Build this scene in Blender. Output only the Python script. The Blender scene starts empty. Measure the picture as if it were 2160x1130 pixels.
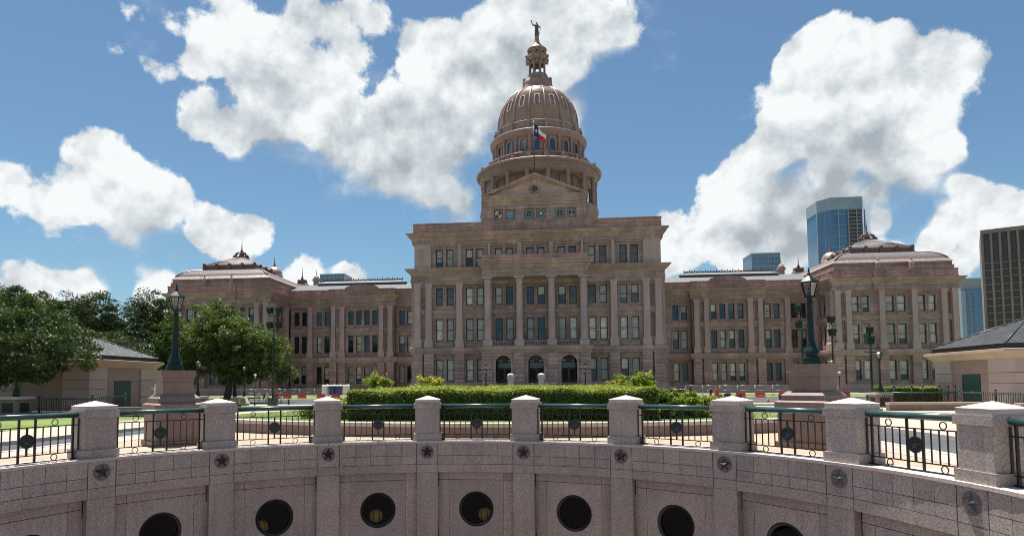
import bpy, bmesh, math, random
import numpy as np
from mathutils import Vector, Matrix
R = math.radians
rnd = random.Random(7)
sc = bpy.context.scene
col = sc.collection
# ------------------------------------------------------------------ camera
EYE = Vector((2.69, 0.0, 1.72))
cam_d = bpy.data.cameras.new('camera'); cam = bpy.data.objects.new('camera', cam_d); col.objects.link(cam)
cam_d.sensor_width = 36; cam_d.sensor_fit = 'HORIZONTAL'
cam_d.lens = 22.5852
cam_d.shift_x = 0.025294; cam_d.shift_y = 0.074870
cam_d.clip_start = 0.05; cam_d.clip_end = 9000
_r = Vector((0.99476197, 0.10198533, -0.00690034)); _u = Vector((0.0130687, -0.0599391, 0.99811648)); _f = Vector((-0.10137964, 0.9929785, 0.06095795))
cam.matrix_world = Matrix(((_r.x, _u.x, -_f.x, EYE.x), (_r.y, _u.y, -_f.y, EYE.y), (_r.z, _u.z, -_f.z, EYE.z), (0, 0, 0, 1)))
sc.camera = cam
# ------------------------------------------------------------------ light and exposure
SUN_EL, SUN_AZ = R(76), math.atan2(-0.52, 0.85)          # azimuth measured from +y towards +x
sun_vec = Vector((math.cos(SUN_EL) * math.sin(SUN_AZ), math.cos(SUN_EL) * math.cos(SUN_AZ), math.sin(SUN_EL)))
sl = bpy.data.lights.new('sun', 'SUN'); sl.energy = 5.0; sl.angle = R(0.55); sl.color = (1.0, 0.955, 0.89)
so = bpy.data.objects.new('sun', sl); col.objects.link(so)
so.rotation_euler = (-sun_vec).to_track_quat('-Z', 'Y').to_euler()
so.location = (0, 60, 150)
sc.view_settings.view_transform = 'Standard'; sc.view_settings.look = 'None'
sc.view_settings.exposure = 0.95; sc.view_settings.gamma = 1.0; sc.view_settings.use_curve_mapping = False
sc.render.engine = 'CYCLES'
sc.cycles.use_denoising = True; sc.cycles.filter_width = 1.0
sc.cycles.max_bounces = 8; sc.cycles.diffuse_bounces = 4; sc.cycles.transparent_max_bounces = 12
sc.cycles.sample_clamp_indirect = 6.0
# ------------------------------------------------------------------ world: Nishita sky with cumulus clouds given by direction
world = bpy.data.worlds.new('World'); sc.world = world; world.use_nodes = True
world.cycles.sampling_method = 'MANUAL'; world.cycles.sample_map_resolution = 512
CLOUDS = [ # unit direction to each puff of cloud and its angular radius
    (-0.4483, 0.7749, 0.4457, 0.0449, 1.00),
    (-0.4148, 0.7784, 0.4712, 0.0363, 1.00),
    (-0.3797, 0.8085, 0.4496, 0.0475, 1.00),
    (-0.3617, 0.8294, 0.4258, 0.0553, 1.00),
    (-0.4808, 0.7999, 0.3592, 0.0425, 1.00),
    (-0.4458, 0.8224, 0.3535, 0.0473, 1.00),
    (-0.3911, 0.8353, 0.3864, 0.0652, 1.00),
    (-0.3347, 0.8472, 0.4125, 0.0398, 1.00),
    (-0.3151, 0.8696, 0.3801, 0.0717, 1.00),
    (-0.2745, 0.8968, 0.3469, 0.0703, 1.00),
    (-0.2251, 0.8971, 0.3801, 0.0669, 1.00),
    (-0.2233, 0.9193, 0.3242, 0.0646, 1.00),
    (-0.1768, 0.9376, 0.2994, 0.0619, 1.00),
    (-0.1583, 0.9154, 0.3700, 0.0928, 1.00),
    (-0.1513, 0.8762, 0.4575, 0.0585, 1.00),
    (-0.1138, 0.8759, 0.4689, 0.0479, 1.00),
    (-0.1426, 0.9494, 0.2798, 0.0367, 1.00),
    (-0.0797, 0.9048, 0.4183, 0.0839, 1.00),
    (-0.0428, 0.8710, 0.4894, 0.0673, 1.00),
    (0.0102, 0.8615, 0.5077, 0.0593, 1.00),
    (0.0621, 0.8701, 0.4889, 0.0524, 1.00),
    (0.0162, 0.8932, 0.4493, 0.0509, 1.00),
    (0.0943, 0.8717, 0.4810, 0.0293, 1.00),
    (0.0226, 0.9174, 0.3974, 0.0313, 1.00),
    (-0.2499, 0.8354, 0.4895, 0.0363, 0.50),
    (-0.2682, 0.8409, 0.4701, 0.0298, 0.45),
    (-0.3123, 0.8133, 0.4910, 0.0353, 0.40),
    (-0.4820, 0.7443, 0.4623, 0.0198, 0.35),
    (-0.4717, 0.7537, 0.4577, 0.0143, 0.40),
    (-0.5051, 0.7571, 0.4144, 0.0170, 0.35),
    (0.1069, 0.8680, 0.4848, 0.0323, 0.40),
    (0.4788, 0.7949, 0.3727, 0.0235, 0.35),
    (-0.6639, 0.7024, 0.2567, 0.0290, 1.00),
    (-0.6550, 0.7137, 0.2482, 0.0297, 1.00),
    (-0.6487, 0.7253, 0.2305, 0.0328, 1.00),
    (-0.6282, 0.7428, 0.2317, 0.0367, 1.00),
    (-0.6130, 0.7562, 0.2288, 0.0322, 1.00),
    (-0.5631, 0.7804, 0.2718, 0.0459, 1.00),
    (-0.5899, 0.7732, 0.2326, 0.0476, 1.00),
    (-0.5415, 0.8040, 0.2458, 0.0506, 1.00),
    (-0.5162, 0.8175, 0.2553, 0.0303, 1.00),
    (-0.5728, 0.7919, 0.2114, 0.0344, 1.00),
    (-0.4733, 0.8522, 0.2230, 0.0319, 1.00),
    (-0.4321, 0.8754, 0.2169, 0.0318, 1.00),
    (-0.4582, 0.8641, 0.2082, 0.0325, 1.00),
    (0.3776, 0.8296, 0.4114, 0.0372, 1.00),
    (0.3351, 0.8454, 0.4160, 0.0308, 1.00),
    (0.4199, 0.8131, 0.4033, 0.0304, 1.00),
    (0.4344, 0.8233, 0.3654, 0.0425, 1.00),
    (0.3905, 0.8515, 0.3498, 0.0686, 1.00),
    (0.3343, 0.8728, 0.3555, 0.0485, 1.00),
    (0.3094, 0.8912, 0.3316, 0.0473, 1.00),
    (0.3112, 0.8990, 0.3080, 0.0562, 1.00),
    (0.4616, 0.8261, 0.3231, 0.0367, 1.00),
    (0.4805, 0.8286, 0.2873, 0.0266, 1.00),
    (0.4303, 0.8557, 0.2873, 0.0614, 1.00),
    (0.3728, 0.8863, 0.2749, 0.0557, 1.00),
    (0.2714, 0.9140, 0.3016, 0.0342, 1.00),
    (0.2649, 0.9306, 0.2526, 0.0472, 1.00),
    (0.3210, 0.9162, 0.2399, 0.0595, 1.00),
    (0.3861, 0.8930, 0.2312, 0.0446, 1.00),
    (0.4150, 0.8763, 0.2446, 0.0376, 1.00),
    (0.4644, 0.8471, 0.2584, 0.0251, 1.00),
    (0.3959, 0.8681, 0.2996, 0.0590, 1.00),
    (0.3536, 0.8795, 0.3185, 0.0508, 1.00),
    (0.4406, 0.8396, 0.3176, 0.0454, 1.00),
    (0.2260, 0.9511, 0.2108, 0.0394, 1.00),
    (0.1671, 0.9591, 0.2286, 0.0308, 1.00),
    (0.1876, 0.9644, 0.1866, 0.0373, 1.00),
    (0.2699, 0.9432, 0.1939, 0.0475, 1.00),
    (0.3456, 0.9196, 0.1867, 0.0413, 1.00),
    (0.4222, 0.8823, 0.2080, 0.0216, 1.00),
    (0.4337, 0.8848, 0.1704, 0.0267, 1.00),
    (0.5084, 0.8297, 0.2302, 0.0226, 1.00),
    (0.5293, 0.8214, 0.2124, 0.0250, 1.00),
    (0.4989, 0.8442, 0.1959, 0.0288, 1.00),
    (0.5525, 0.8099, 0.1969, 0.0261, 1.00),
    (0.4792, 0.8610, 0.1703, 0.0274, 1.00),
    (0.5206, 0.8368, 0.1698, 0.0256, 1.00),
    (0.5477, 0.8213, 0.1598, 0.0222, 1.00),
    (0.3184, 0.9370, 0.1438, 0.0367, 1.00),
    (0.3900, 0.9114, 0.1315, 0.0228, 1.00),
    (-0.6563, 0.7418, 0.1382, 0.0254, 0.60),
    (-0.6092, 0.7805, 0.1403, 0.0219, 0.60),
    (-0.5412, 0.8286, 0.1432, 0.0302, 0.70),
    (-0.3666, 0.9171, 0.1566, 0.0315, 0.80),
    (-0.3017, 0.9412, 0.1518, 0.0253, 0.70),
    (0.5098, 0.8484, 0.1428, 0.0191, 1.00),
]
def build_world():
    nt = world.node_tree; N = nt.nodes; L = nt.links
    for n in list(N): N.remove(n)
    def node(t, **k):
        n = N.new(t)
        for a, b in k.items(): setattr(n, a, b)
        return n
    def mth(op, a, b=None, c=None, clamp=False):
        n = N.new('ShaderNodeMath'); n.operation = op; n.use_clamp = clamp
        for i, v in enumerate((a, b, c)):
            if v is None: continue
            if isinstance(v, (int, float)): n.inputs[i].default_value = v
            else: L.new(v, n.inputs[i])
        return n.outputs[0]
    def vm(op, a, b=None, s=None):
        n = N.new('ShaderNodeVectorMath'); n.operation = op
        for i, v in enumerate((a, b)):
            if v is None: continue
            if isinstance(v, (tuple, list)): n.inputs[i].default_value = v
            else: L.new(v, n.inputs[i])
        if s is not None: n.inputs['Scale'].default_value = s
        return n.outputs['Value'] if op in ('DISTANCE', 'LENGTH', 'DOT_PRODUCT') else n.outputs['Vector']
    def noise(v, scale, detail, rough, lac=2.0):
        n = N.new('ShaderNodeTexNoise'); n.inputs['Scale'].default_value = scale; n.inputs['Detail'].default_value = detail
        n.inputs['Roughness'].default_value = rough; n.inputs['Lacunarity'].default_value = lac
        L.new(v, n.inputs['Vector']); return n
    def sstep(v, a, b):
        n = N.new('ShaderNodeMapRange'); n.interpolation_type = 'SMOOTHSTEP'
        n.inputs['From Min'].default_value = a; n.inputs['From Max'].default_value = b
        L.new(v, n.inputs['Value']); return n.outputs[0]
    D = node('ShaderNodeTexCoord').outputs['Generated']
    w = noise(D, 9.0, 3, 0.55)
    wv = vm('SCALE', vm('SUBTRACT', w.outputs['Color'], (0.5, 0.5, 0.5)), s=0.07)
    P = vm('ADD', D, wv)
    def field(vec, least=0.0):
        out = None
        for (x, y, z, r, h) in CLOUDS:
            if r < least: continue
            v = mth('MULTIPLY_ADD', vm('DISTANCE', vec, (x, y, z)), -h / r, h)
            if out is None: out = v
            else:
                n = N.new('ShaderNodeMath'); n.operation = 'SMOOTH_MAX'; n.inputs[2].default_value = 0.45
                L.new(out, n.inputs[0]); L.new(v, n.inputs[1]); out = n.outputs[0]
        return out
    # away from the framed view the same broken cumulus goes on
    far = noise(D, 3.1, 2, 0.5).outputs['Fac']
    back = mth('MULTIPLY_ADD', far, 4.2, -2.45)
    infront = sstep(vm('DOT_PRODUCT', D, (0.02, 0.955, 0.295)), 0.62, 0.72)
    def total(vec, least=0.0):
        f = field(vec, least)
        return mth('ADD', mth('MULTIPLY', f, infront), mth('MULTIPLY', back, mth('SUBTRACT', 1.0, infront)))
    f0 = total(P)
    up = tuple(v * 0.055 for v in (-0.30, 0.0, 0.95))
    f1 = total(vm('ADD', P, up), 0.046)
    n0 = noise(D, 9.0, 9, 0.63).outputs['Fac']
    vo = N.new('ShaderNodeTexVoronoi'); vo.feature = 'F1'; vo.inputs['Scale'].default_value = 15.0; vo.inputs['Detail'].default_value = 1.0; vo.inputs['Roughness'].default_value = 0.55
    L.new(vm('ADD', D, vm('SCALE', wv, s=0.35)), vo.inputs['Vector']); puff = mth('SUBTRACT', 0.42, vo.outputs['Distance'])
    dens = mth('ADD', mth('MULTIPLY_ADD', n0, 2.5, -0.95), mth('MULTIPLY_ADD', puff, 0.45, f0))
    under = sstep(mth('SUBTRACT', f1, f0), -0.25, 0.35)    # 0 on the sunny crests, 1 under the cloud
    soft = mth('MULTIPLY_ADD', under, 0.65, 0.24)
    alpha = sstep(mth('DIVIDE', dens, soft), 0.0, 1.0)
    # thin wisps around the puffs
    wisp = noise(vm('MULTIPLY', D, (1.0, 1.0, 1.6)), 7.0, 5, 0.68).outputs['Fac']
    thin = mth('MULTIPLY', sstep(mth('ADD', wisp, mth('MULTIPLY', f0, 0.16)), 0.50, 0.84), 0.50)
    alpha = mth('MAXIMUM', alpha, thin)
    # lit crests, grey undersides: how much cloud lies above on the way to the sun
    l0 = noise(D, 10.0, 5, 0.58).outputs['Fac']; l1 = noise(vm('ADD', D, tuple(v * 0.022 for v in (-0.30, 0.0, 0.95))), 10.0, 5, 0.58).outputs['Fac']
    tex = mth('MULTIPLY_ADD', mth('SUBTRACT', l0, l1), 2.1, mth('MULTIPLY', puff, 0.30))
    lum = mth('MULTIPLY_ADD', sstep(f1, -0.10, 1.15), -0.62, mth('ADD', tex, 1.0))
    lum = mth('MINIMUM', mth('MAXIMUM', lum, 0.12), 1.05)
    ramp = node('ShaderNodeValToRGB'); e = ramp.color_ramp
    e.elements[0].position = 0.30; e.elements[0].color = (0.215, 0.238, 0.258, 1)
    e.elements[1].position = 1.0; e.elements[1].color = (0.485, 0.50, 0.505, 1)
    m = e.elements.new(0.65); m.color = (0.335, 0.36, 0.378, 1)
    L.new(lum, ramp.inputs[0])
    sky = node('ShaderNodeTexSky', sky_type='NISHITA'); sky.sun_disc = False
    sky.sun_elevation = SUN_EL; sky.sun_rotation = SUN_AZ
    sky.altitude = 150; sky.air_density = 1.0; sky.dust_density = 0.8; sky.ozone_density = 2.0
    hue = node('ShaderNodeMix', data_type='RGBA', blend_type='MULTIPLY'); hue.inputs[0].default_value = 1.0; hue.inputs[7].default_value = (0.80, 1.0, 1.02, 1)
    L.new(sky.outputs[0], hue.inputs[6])
    b1 = node('ShaderNodeBackground'); L.new(hue.outputs[2], b1.inputs[0]); b1.inputs[1].default_value = 0.056
    b2 = node('ShaderNodeBackground'); L.new(ramp.outputs[0], b2.inputs[0]); b2.inputs[1].default_value = 1.0
    # clouds melt into the pale air near the horizon
    z = node('ShaderNodeSeparateXYZ'); L.new(D, z.inputs[0])
    a2 = mth('MULTIPLY', alpha, sstep(z.outputs[2], -0.01, 0.05))
    mix = node('ShaderNodeMixShader'); L.new(a2, mix.inputs[0]); L.new(b1.outputs[0], mix.inputs[1]); L.new(b2.outputs[0], mix.inputs[2])
    out = node('ShaderNodeOutputWorld'); L.new(mix.outputs[0], out.inputs[0])
build_world()
# ------------------------------------------------------------------ helpers
def thing(name, label, cat, loc=(0, 0, 0), rz=0.0, group=None):
    o = bpy.data.objects.new(name, None); col.objects.link(o); o.location = loc; o.rotation_euler[2] = rz
    o.empty_display_size = 0.3
    tag(o, label, cat, group); return o
def tag(o, label=None, cat=None, group=None, kind=None):
    if label: o['label'] = label
    if cat: o['category'] = cat
    if group: o['group'] = group
    if kind: o['kind'] = kind
    return o
def link(name, me, parent=None, loc=(0, 0, 0), rz=0.0, label=None, rot=None):
    o = bpy.data.objects.new(name, me); col.objects.link(o); o.parent = parent; o.location = loc
    if rot is not None: o.rotation_euler = rot
    else: o.rotation_euler[2] = rz
    if label: o['label'] = label
    return o
def copy_tree(o, parent=None):
    c = o.copy(); col.objects.link(c); c.parent = parent
    for ch in o.children: copy_tree(ch, c)
    return c
class MB:
    def __init__(s, fn=None): s.v = []; s.f = []; s.fn = fn; s.m = []; s.cm = 0; s.sm = []; s.cs = False
    def p(s, x, y, z):
        s.v.append(s.fn(x, y, z) if s.fn else (x, y, z)); return len(s.v) - 1
    def face(s, *i): s.f.append(tuple(i)); s.m.append(s.cm); s.sm.append(s.cs)
    def quad(s, a, b, c, d): s.face(*[s.p(*q) for q in (a, b, c, d)])
    def box(s, x0, x1, y0, y1, z0, z1):
        i = [s.p(x, y, z) for z in (z0, z1) for y in (y0, y1) for x in (x0, x1)]
        for q in ((0, 2, 3, 1), (4, 5, 7, 6), (0, 1, 5, 4), (2, 6, 7, 3), (0, 4, 6, 2), (1, 3, 7, 5)): s.face(*[i[k] for k in q])
        return s
    def frustum(s, x0, x1, y0, y1, z0, X0, X1, Y0, Y1, z1):
        i = [s.p(*q) for q in ((x0, y0, z0), (x1, y0, z0), (x0, y1, z0), (x1, y1, z0), (X0, Y0, z1), (X1, Y0, z1), (X0, Y1, z1), (X1, Y1, z1))]
        for q in ((0, 2, 3, 1), (4, 5, 7, 6), (0, 1, 5, 4), (2, 6, 7, 3), (0, 4, 6, 2), (1, 3, 7, 5)): s.face(*[i[k] for k in q])
        return s
    def lathe(s, prof, n=24, cx=0, cy=0, a0=0.0, a1=2 * math.pi, cap=True, smooth=True, ph=0.0):
        s.cs = smooth
        full = abs(a1 - a0 - 2 * math.pi) < 1e-6; m = n if full else n + 1
        rings = []
        for (r, z) in prof:
            rings.append([s.p(cx + r * math.cos(ph + a0 + (a1 - a0) * k / n), cy + r * math.sin(ph + a0 + (a1 - a0) * k / n), z) for k in range(m)])
        for a, b in zip(rings, rings[1:]):
            for k in range(n):
                j = (k + 1) % m; s.face(a[k], a[j], b[j], b[k])
        s.cs = False
        if cap and full: s.face(*rings[0][::-1]); s.face(*rings[-1])
        return s
    def tube(s, pts, r, n=8, cap=True, smooth=True):
        pts = [Vector(q) for q in pts]; rings = []
        rr = r if isinstance(r, (list, tuple)) else [r] * len(pts)
        up = Vector((0, 0, 1))
        for i, q in enumerate(pts):
            t = (pts[min(i + 1, len(pts) - 1)] - pts[max(i - 1, 0)]).normalized()
            a = t.cross(up)
            if a.length < 1e-3: a = t.cross(Vector((1, 0, 0)))
            a.normalize(); b = a.cross(t).normalized()
            rings.append([s.p(*(q + rr[i] * (math.cos(2 * math.pi * k / n) * a + math.sin(2 * math.pi * k / n) * b))) for k in range(n)])
        s.cs = smooth
        for a, b in zip(rings, rings[1:]):
            for k in range(n): s.face(a[k], a[(k + 1) % n], b[(k + 1) % n], b[k])
        s.cs = False
        if cap: s.face(*rings[0][::-1]); s.face(*rings[-1])
        return s
    def sphere(s, c, r, n=10, m=6, sx=1, sy=1, sz=1):
        rings = []
        for i in range(1, m):
            t = math.pi * i / m
            rings.append([s.p(c[0] + sx * r * math.sin(t) * math.cos(2 * math.pi * k / n), c[1] + sy * r * math.sin(t) * math.sin(2 * math.pi * k / n), c[2] - sz * r * math.cos(t)) for k in range(n)])
        b = s.p(c[0], c[1], c[2] - sz * r); t = s.p(c[0], c[1], c[2] + sz * r)
        s.cs = True
        for k in range(n): s.face(b, rings[0][(k + 1) % n], rings[0][k]); s.face(t, rings[-1][k], rings[-1][(k + 1) % n])
        for a, q in zip(rings, rings[1:]):
            for k in range(n): s.face(a[k], a[(k + 1) % n], q[(k + 1) % n], q[k])
        s.cs = False; return s
    def prof(s, pts, u0, u1, e0=0, e1=0):
        """extrude a closed (out, z) profile along u; e0/e1 = mitre at the ends (1 outer corner, -1 inner corner, 0 square)"""
        a = [s.p(u0 - e0 * d, d, z) for d, z in pts]; b = [s.p(u1 + e1 * d, d, z) for d, z in pts]; n = len(pts)
        for k in range(n): s.face(a[k], a[(k + 1) % n], b[(k + 1) % n], b[k])
        s.face(*a[::-1]); s.face(*b); return s
    def holes(s, u0, u1, z0, z1, hs, d, dep):
        """wall sheet at depth d with rectangular holes (a, b, c, e); the reveals go back by dep"""
        us = sorted(set([u0, u1] + [v for h in hs for v in (h[0], h[1])])); zs = sorted(set([z0, z1] + [v for h in hs for v in (h[2], h[3])]))
        for ua, ub in zip(us, us[1:]):
            for za, zb in zip(zs, zs[1:]):
                cu, cz = (ua + ub) / 2, (za + zb) / 2
                if any(h[0] < cu < h[1] and h[2] < cz < h[3] for h in hs): continue
                s.quad((ua, d, za), (ub, d, za), (ub, d, zb), (ua, d, zb))
        for a, b, c, e in hs:
            s.quad((a, d, c), (a, d - dep, c), (a, d - dep, e), (a, d, e)); s.quad((b, d, c), (b, d - dep, c), (b, d - dep, e), (b, d, e))
            s.quad((a, d, c), (b, d, c), (b, d - dep, c), (a, d - dep, c)); s.quad((a, d, e), (b, d, e), (b, d - dep, e), (a, d - dep, e))
        return s
    def mesh(s, name, mats, org=(0, 0, 0)):
        me = bpy.data.meshes.new(name)
        o = org
        me.from_pydata([(x - o[0], y - o[1], z - o[2]) for x, y, z in s.v], [], s.f)
        for m in (mats if isinstance(mats, (list, tuple)) else [mats]): me.materials.append(m)
        if any(s.m): me.polygons.foreach_set('material_index', s.m)
        me.polygons.foreach_set('use_smooth', s.sm)
        me.update(); return me
    def build(s, name, mats, parent=None, org=None, loc=None, label=None, rz=0.0):
        if org is None: org = tuple(parent.location) if parent is not None and parent.parent is None else (0, 0, 0)
        return link(name, s.mesh(name, mats, org), parent, loc or (0, 0, 0), rz, label)
def np_mesh(name, V, n, mat):
    """V: (count, n, 3) array of n-gons, no shared corners"""
    c = len(V); me = bpy.data.meshes.new(name)
    me.vertices.add(c * n); me.vertices.foreach_set('co', np.ascontiguousarray(V, dtype=np.float32).ravel())
    me.loops.add(c * n); me.loops.foreach_set('vertex_index', np.arange(c * n, dtype=np.int32))
    me.polygons.add(c); me.polygons.foreach_set('loop_start', np.arange(0, c * n, n, dtype=np.int32)); me.polygons.foreach_set('loop_total', np.full(c, n, dtype=np.int32))
    me.materials.append(mat); me.update(calc_edges=True); return me
def gz(y):
    """height of the ground: level by the rotunda, dipping to the drive, rising a little to the building"""
    def ss(a, b, v): t = min(1, max(0, (v - a) / (b - a))); return t * t * (3 - 2 * t)
    return -0.9 * ss(34, 84, y) + 0.45 * ss(121, 138, y)
# ------------------------------------------------------------------ materials
def _new(name):
    m = bpy.data.materials.new(name); m.use_nodes = True; nt = m.node_tree
    return m, nt, nt.nodes['Principled BSDF']
def _n(nt, t, **k):
    n = nt.nodes.new(t)
    for a, b in k.items(): setattr(n, a, b)
    return n
def _mix(nt, fac, a, b, mode='MIX'):
    n = _n(nt, 'ShaderNodeMix', data_type='RGBA', blend_type=mode)
    for i, v in ((0, fac), (6, a), (7, b)):
        if isinstance(v, (int, float)): n.inputs[i].default_value = v
        elif isinstance(v, tuple): n.inputs[i].default_value = (*v, 1) if len(v) == 3 else v
        else: nt.links.new(v, n.inputs[i])
    return n.outputs[2]
def _noise(nt, vec, scale, detail=4, rough=0.55):
    n = _n(nt, 'ShaderNodeTexNoise'); n.inputs['Scale'].default_value = scale; n.inputs['Detail'].default_value = detail; n.inputs['Roughness'].default_value = rough
    nt.links.new(vec, n.inputs['Vector']); return n.outputs['Fac']
def _ramp(nt, fac, *stops):
    n = _n(nt, 'ShaderNodeValToRGB'); e = n.color_ramp
    e.elements[0].position = stops[0][0]; e.elements[0].color = (*stops[0][1], 1) if len(stops[0][1]) == 3 else stops[0][1]
    e.elements[1].position = stops[-1][0]; e.elements[1].color = (*stops[-1][1], 1)
    for p, c in stops[1:-1]: q = e.elements.new(p); q.color = (*c, 1)
    nt.links.new(fac, n.inputs[0]); return n.outputs[0]
def _pos(nt): return _n(nt, 'ShaderNodeNewGeometry').outputs['Position']
def _bump(nt, bsdf, h, strength, dist):
    b = _n(nt, 'ShaderNodeBump'); b.inputs['Strength'].default_value = strength; b.inputs['Distance'].default_value = dist
    nt.links.new(h, b.inputs['Height']); nt.links.new(b.outputs[0], bsdf.inputs['Normal'])
def g3(v): return (v, v, v)
def stone(name, c, grain=30.0, speck=0.35, patch=0.25, patch_scale=0.35, rough=0.75, streak=0.0, tint=None, piece=0.10, bump=0.3, bdist=0.01, coat=0.0, course=None, streak_scale=(0.9, 0.9, 0.07), spec=0.4):
    m, nt, b = _new(name); P = _pos(nt)
    base = _mix(nt, _ramp(nt, _noise(nt, P, patch_scale, 5, 0.6), (0.3, g3(0)), (0.7, g3(1))), tuple(v * (1 - patch) for v in c), tuple(min(1, v * (1 + patch)) for v in c))
    if tint: base = _mix(nt, _ramp(nt, _noise(nt, P, patch_scale * 2.3, 4, 0.6), (0.45, g3(0)), (0.75, g3(0.8))), base, tint)
    sp = _ramp(nt, _noise(nt, P, grain, 3, 0.7), (0.32, g3(1 - speck)), (0.5, g3(1.0)), (0.68, g3(1 + speck)))
    base = _mix(nt, 1.0, base, sp, 'MULTIPLY')
    if course:                                             # dressed blocks: faint joints and a tone of its own for each block
        sx = _n(nt, 'ShaderNodeSeparateXYZ'); nt.links.new(P, sx.inputs[0]); ad = _n(nt, 'ShaderNodeMath', operation='ADD'); nt.links.new(sx.outputs[0], ad.inputs[0]); nt.links.new(sx.outputs[1], ad.inputs[1])
        cb = _n(nt, 'ShaderNodeCombineXYZ'); nt.links.new(ad.outputs[0], cb.inputs[0]); nt.links.new(sx.outputs[2], cb.inputs[1])
        bt = _n(nt, 'ShaderNodeTexBrick'); nt.links.new(cb.outputs[0], bt.inputs[0]); bt.inputs['Scale'].default_value = 1.0; bt.inputs['Brick Width'].default_value = course[0]; bt.inputs['Row Height'].default_value = course[1]; bt.inputs['Mortar Size'].default_value = 0.035; bt.inputs['Mortar Smooth'].default_value = 0.3
        bt.inputs['Color1'].default_value = (0.84, 0.84, 0.85, 1); bt.inputs['Color2'].default_value = (1.16, 1.13, 1.12, 1); bt.inputs['Mortar'].default_value = (0.62, 0.60, 0.58, 1)
        base = _mix(nt, 1.0, base, bt.outputs[0], 'MULTIPLY')
    if piece:
        oi = _n(nt, 'ShaderNodeObjectInfo')
        base = _mix(nt, 1.0, base, _ramp(nt, oi.outputs['Random'], (0.0, g3(1 - piece)), (1.0, g3(1 + piece))), 'MULTIPLY')
    if streak:
        mp = _n(nt, 'ShaderNodeMapping'); mp.inputs['Scale'].default_value = streak_scale; nt.links.new(P, mp.inputs[0])
        base = _mix(nt, _ramp(nt, _noise(nt, mp.outputs[0], 1.0, 6, 0.65), (0.42, g3(0)), (0.72, g3(streak))), base, tuple(v * 0.42 for v in c))
    nt.links.new(base, b.inputs['Base Color']); b.inputs['Roughness'].default_value = rough; b.inputs['Specular IOR Level'].default_value = spec
    if coat: b.inputs['Coat Weight'].default_value = coat; b.inputs['Coat Roughness'].default_value = 0.25
    _bump(nt, b, _noise(nt, P, grain * 0.6, 5, 0.65), bump, bdist)
    return m
def paint(name, c, rough=0.45, metal=0.0, var=0.12, scale=3.0, coat=0.0, spec=0.5):
    m, nt, b = _new(name); P = _pos(nt)
    f = _noise(nt, P, scale, 5, 0.6)
    nt.links.new(_mix(nt, f, tuple(v * (1 - var) for v in c), tuple(min(1, v * (1 + var)) for v in c)), b.inputs['Base Color'])
    nt.links.new(_ramp(nt, f, (0.3, g3(max(0.03, rough - 0.1))), (0.7, g3(min(1, rough + 0.12)))), b.inputs['Roughness'])
    b.inputs['Metallic'].default_value = metal; b.inputs['Coat Weight'].default_value = coat; b.inputs['Specular IOR Level'].default_value = spec
    return m
def leafmat(name, a, b_, trans=0.35, hue=None, scale=0.8):
    m, nt, b = _new(name); P = _pos(nt)
    f = _noise(nt, P, scale, 3, 0.6); f2 = _noise(nt, P, scale * 14, 2, 0.5)
    c = _mix(nt, _ramp(nt, f, (0.35, g3(0)), (0.65, g3(1))), a, b_)
    if hue: c = _mix(nt, _ramp(nt, f2, (0.60, g3(0)), (0.70, g3(0.9))), c, hue)
    c = _mix(nt, 1.0, c, _ramp(nt, f2, (0.3, g3(0.7)), (0.7, g3(1.3))), 'MULTIPLY')
    nt.links.new(c, b.inputs['Base Color']); b.inputs['Roughness'].default_value = 0.55; b.inputs['Specular IOR Level'].default_value = 0.35
    t = _n(nt, 'ShaderNodeBsdfTranslucent'); nt.links.new(_mix(nt, 1.0, c, (1.25, 1.2, 0.6), 'MULTIPLY'), t.inputs[0])
    mx = _n(nt, 'ShaderNodeMixShader'); mx.inputs[0].default_value = trans
    nt.links.new(b.outputs[0], mx.inputs[1]); nt.links.new(t.outputs[0], mx.inputs[2]); nt.links.new(mx.outputs[0], nt.nodes['Material Output'].inputs[0])
    return m
def glassmat(name, refl, tint, see=(1, 1, 1), rough=0.02):
    m, nt, b = _new(name); nt.nodes.remove(b)
    g = _n(nt, 'ShaderNodeBsdfGlossy'); g.inputs['Roughness'].default_value = rough; g.inputs['Color'].default_value = (*tint, 1)
    t = _n(nt, 'ShaderNodeBsdfTransparent'); t.inputs[0].default_value = (*see, 1)
    n = _noise(nt, _pos(nt), 0.9, 2); bp = _n(nt, 'ShaderNodeBump'); bp.inputs['Strength'].default_value = 0.12; bp.inputs['Distance'].default_value = 0.02
    nt.links.new(n, bp.inputs['Height']); nt.links.new(bp.outputs[0], g.inputs['Normal'])
    mx = _n(nt, 'ShaderNodeMixShader'); mx.inputs[0].default_value = refl
    nt.links.new(t.outputs[0], mx.inputs[1]); nt.links.new(g.outputs[0], mx.inputs[2]); nt.links.new(mx.outputs[0], nt.nodes['Material Output'].inputs[0])
    return m
def emitmat(name, c, s):
    m, nt, b = _new(name); b.inputs['Base Color'].default_value = (*c, 1); b.inputs['Emission Color'].default_value = (*c, 1); b.inputs['Emission Strength'].default_value = s
    return m
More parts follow.
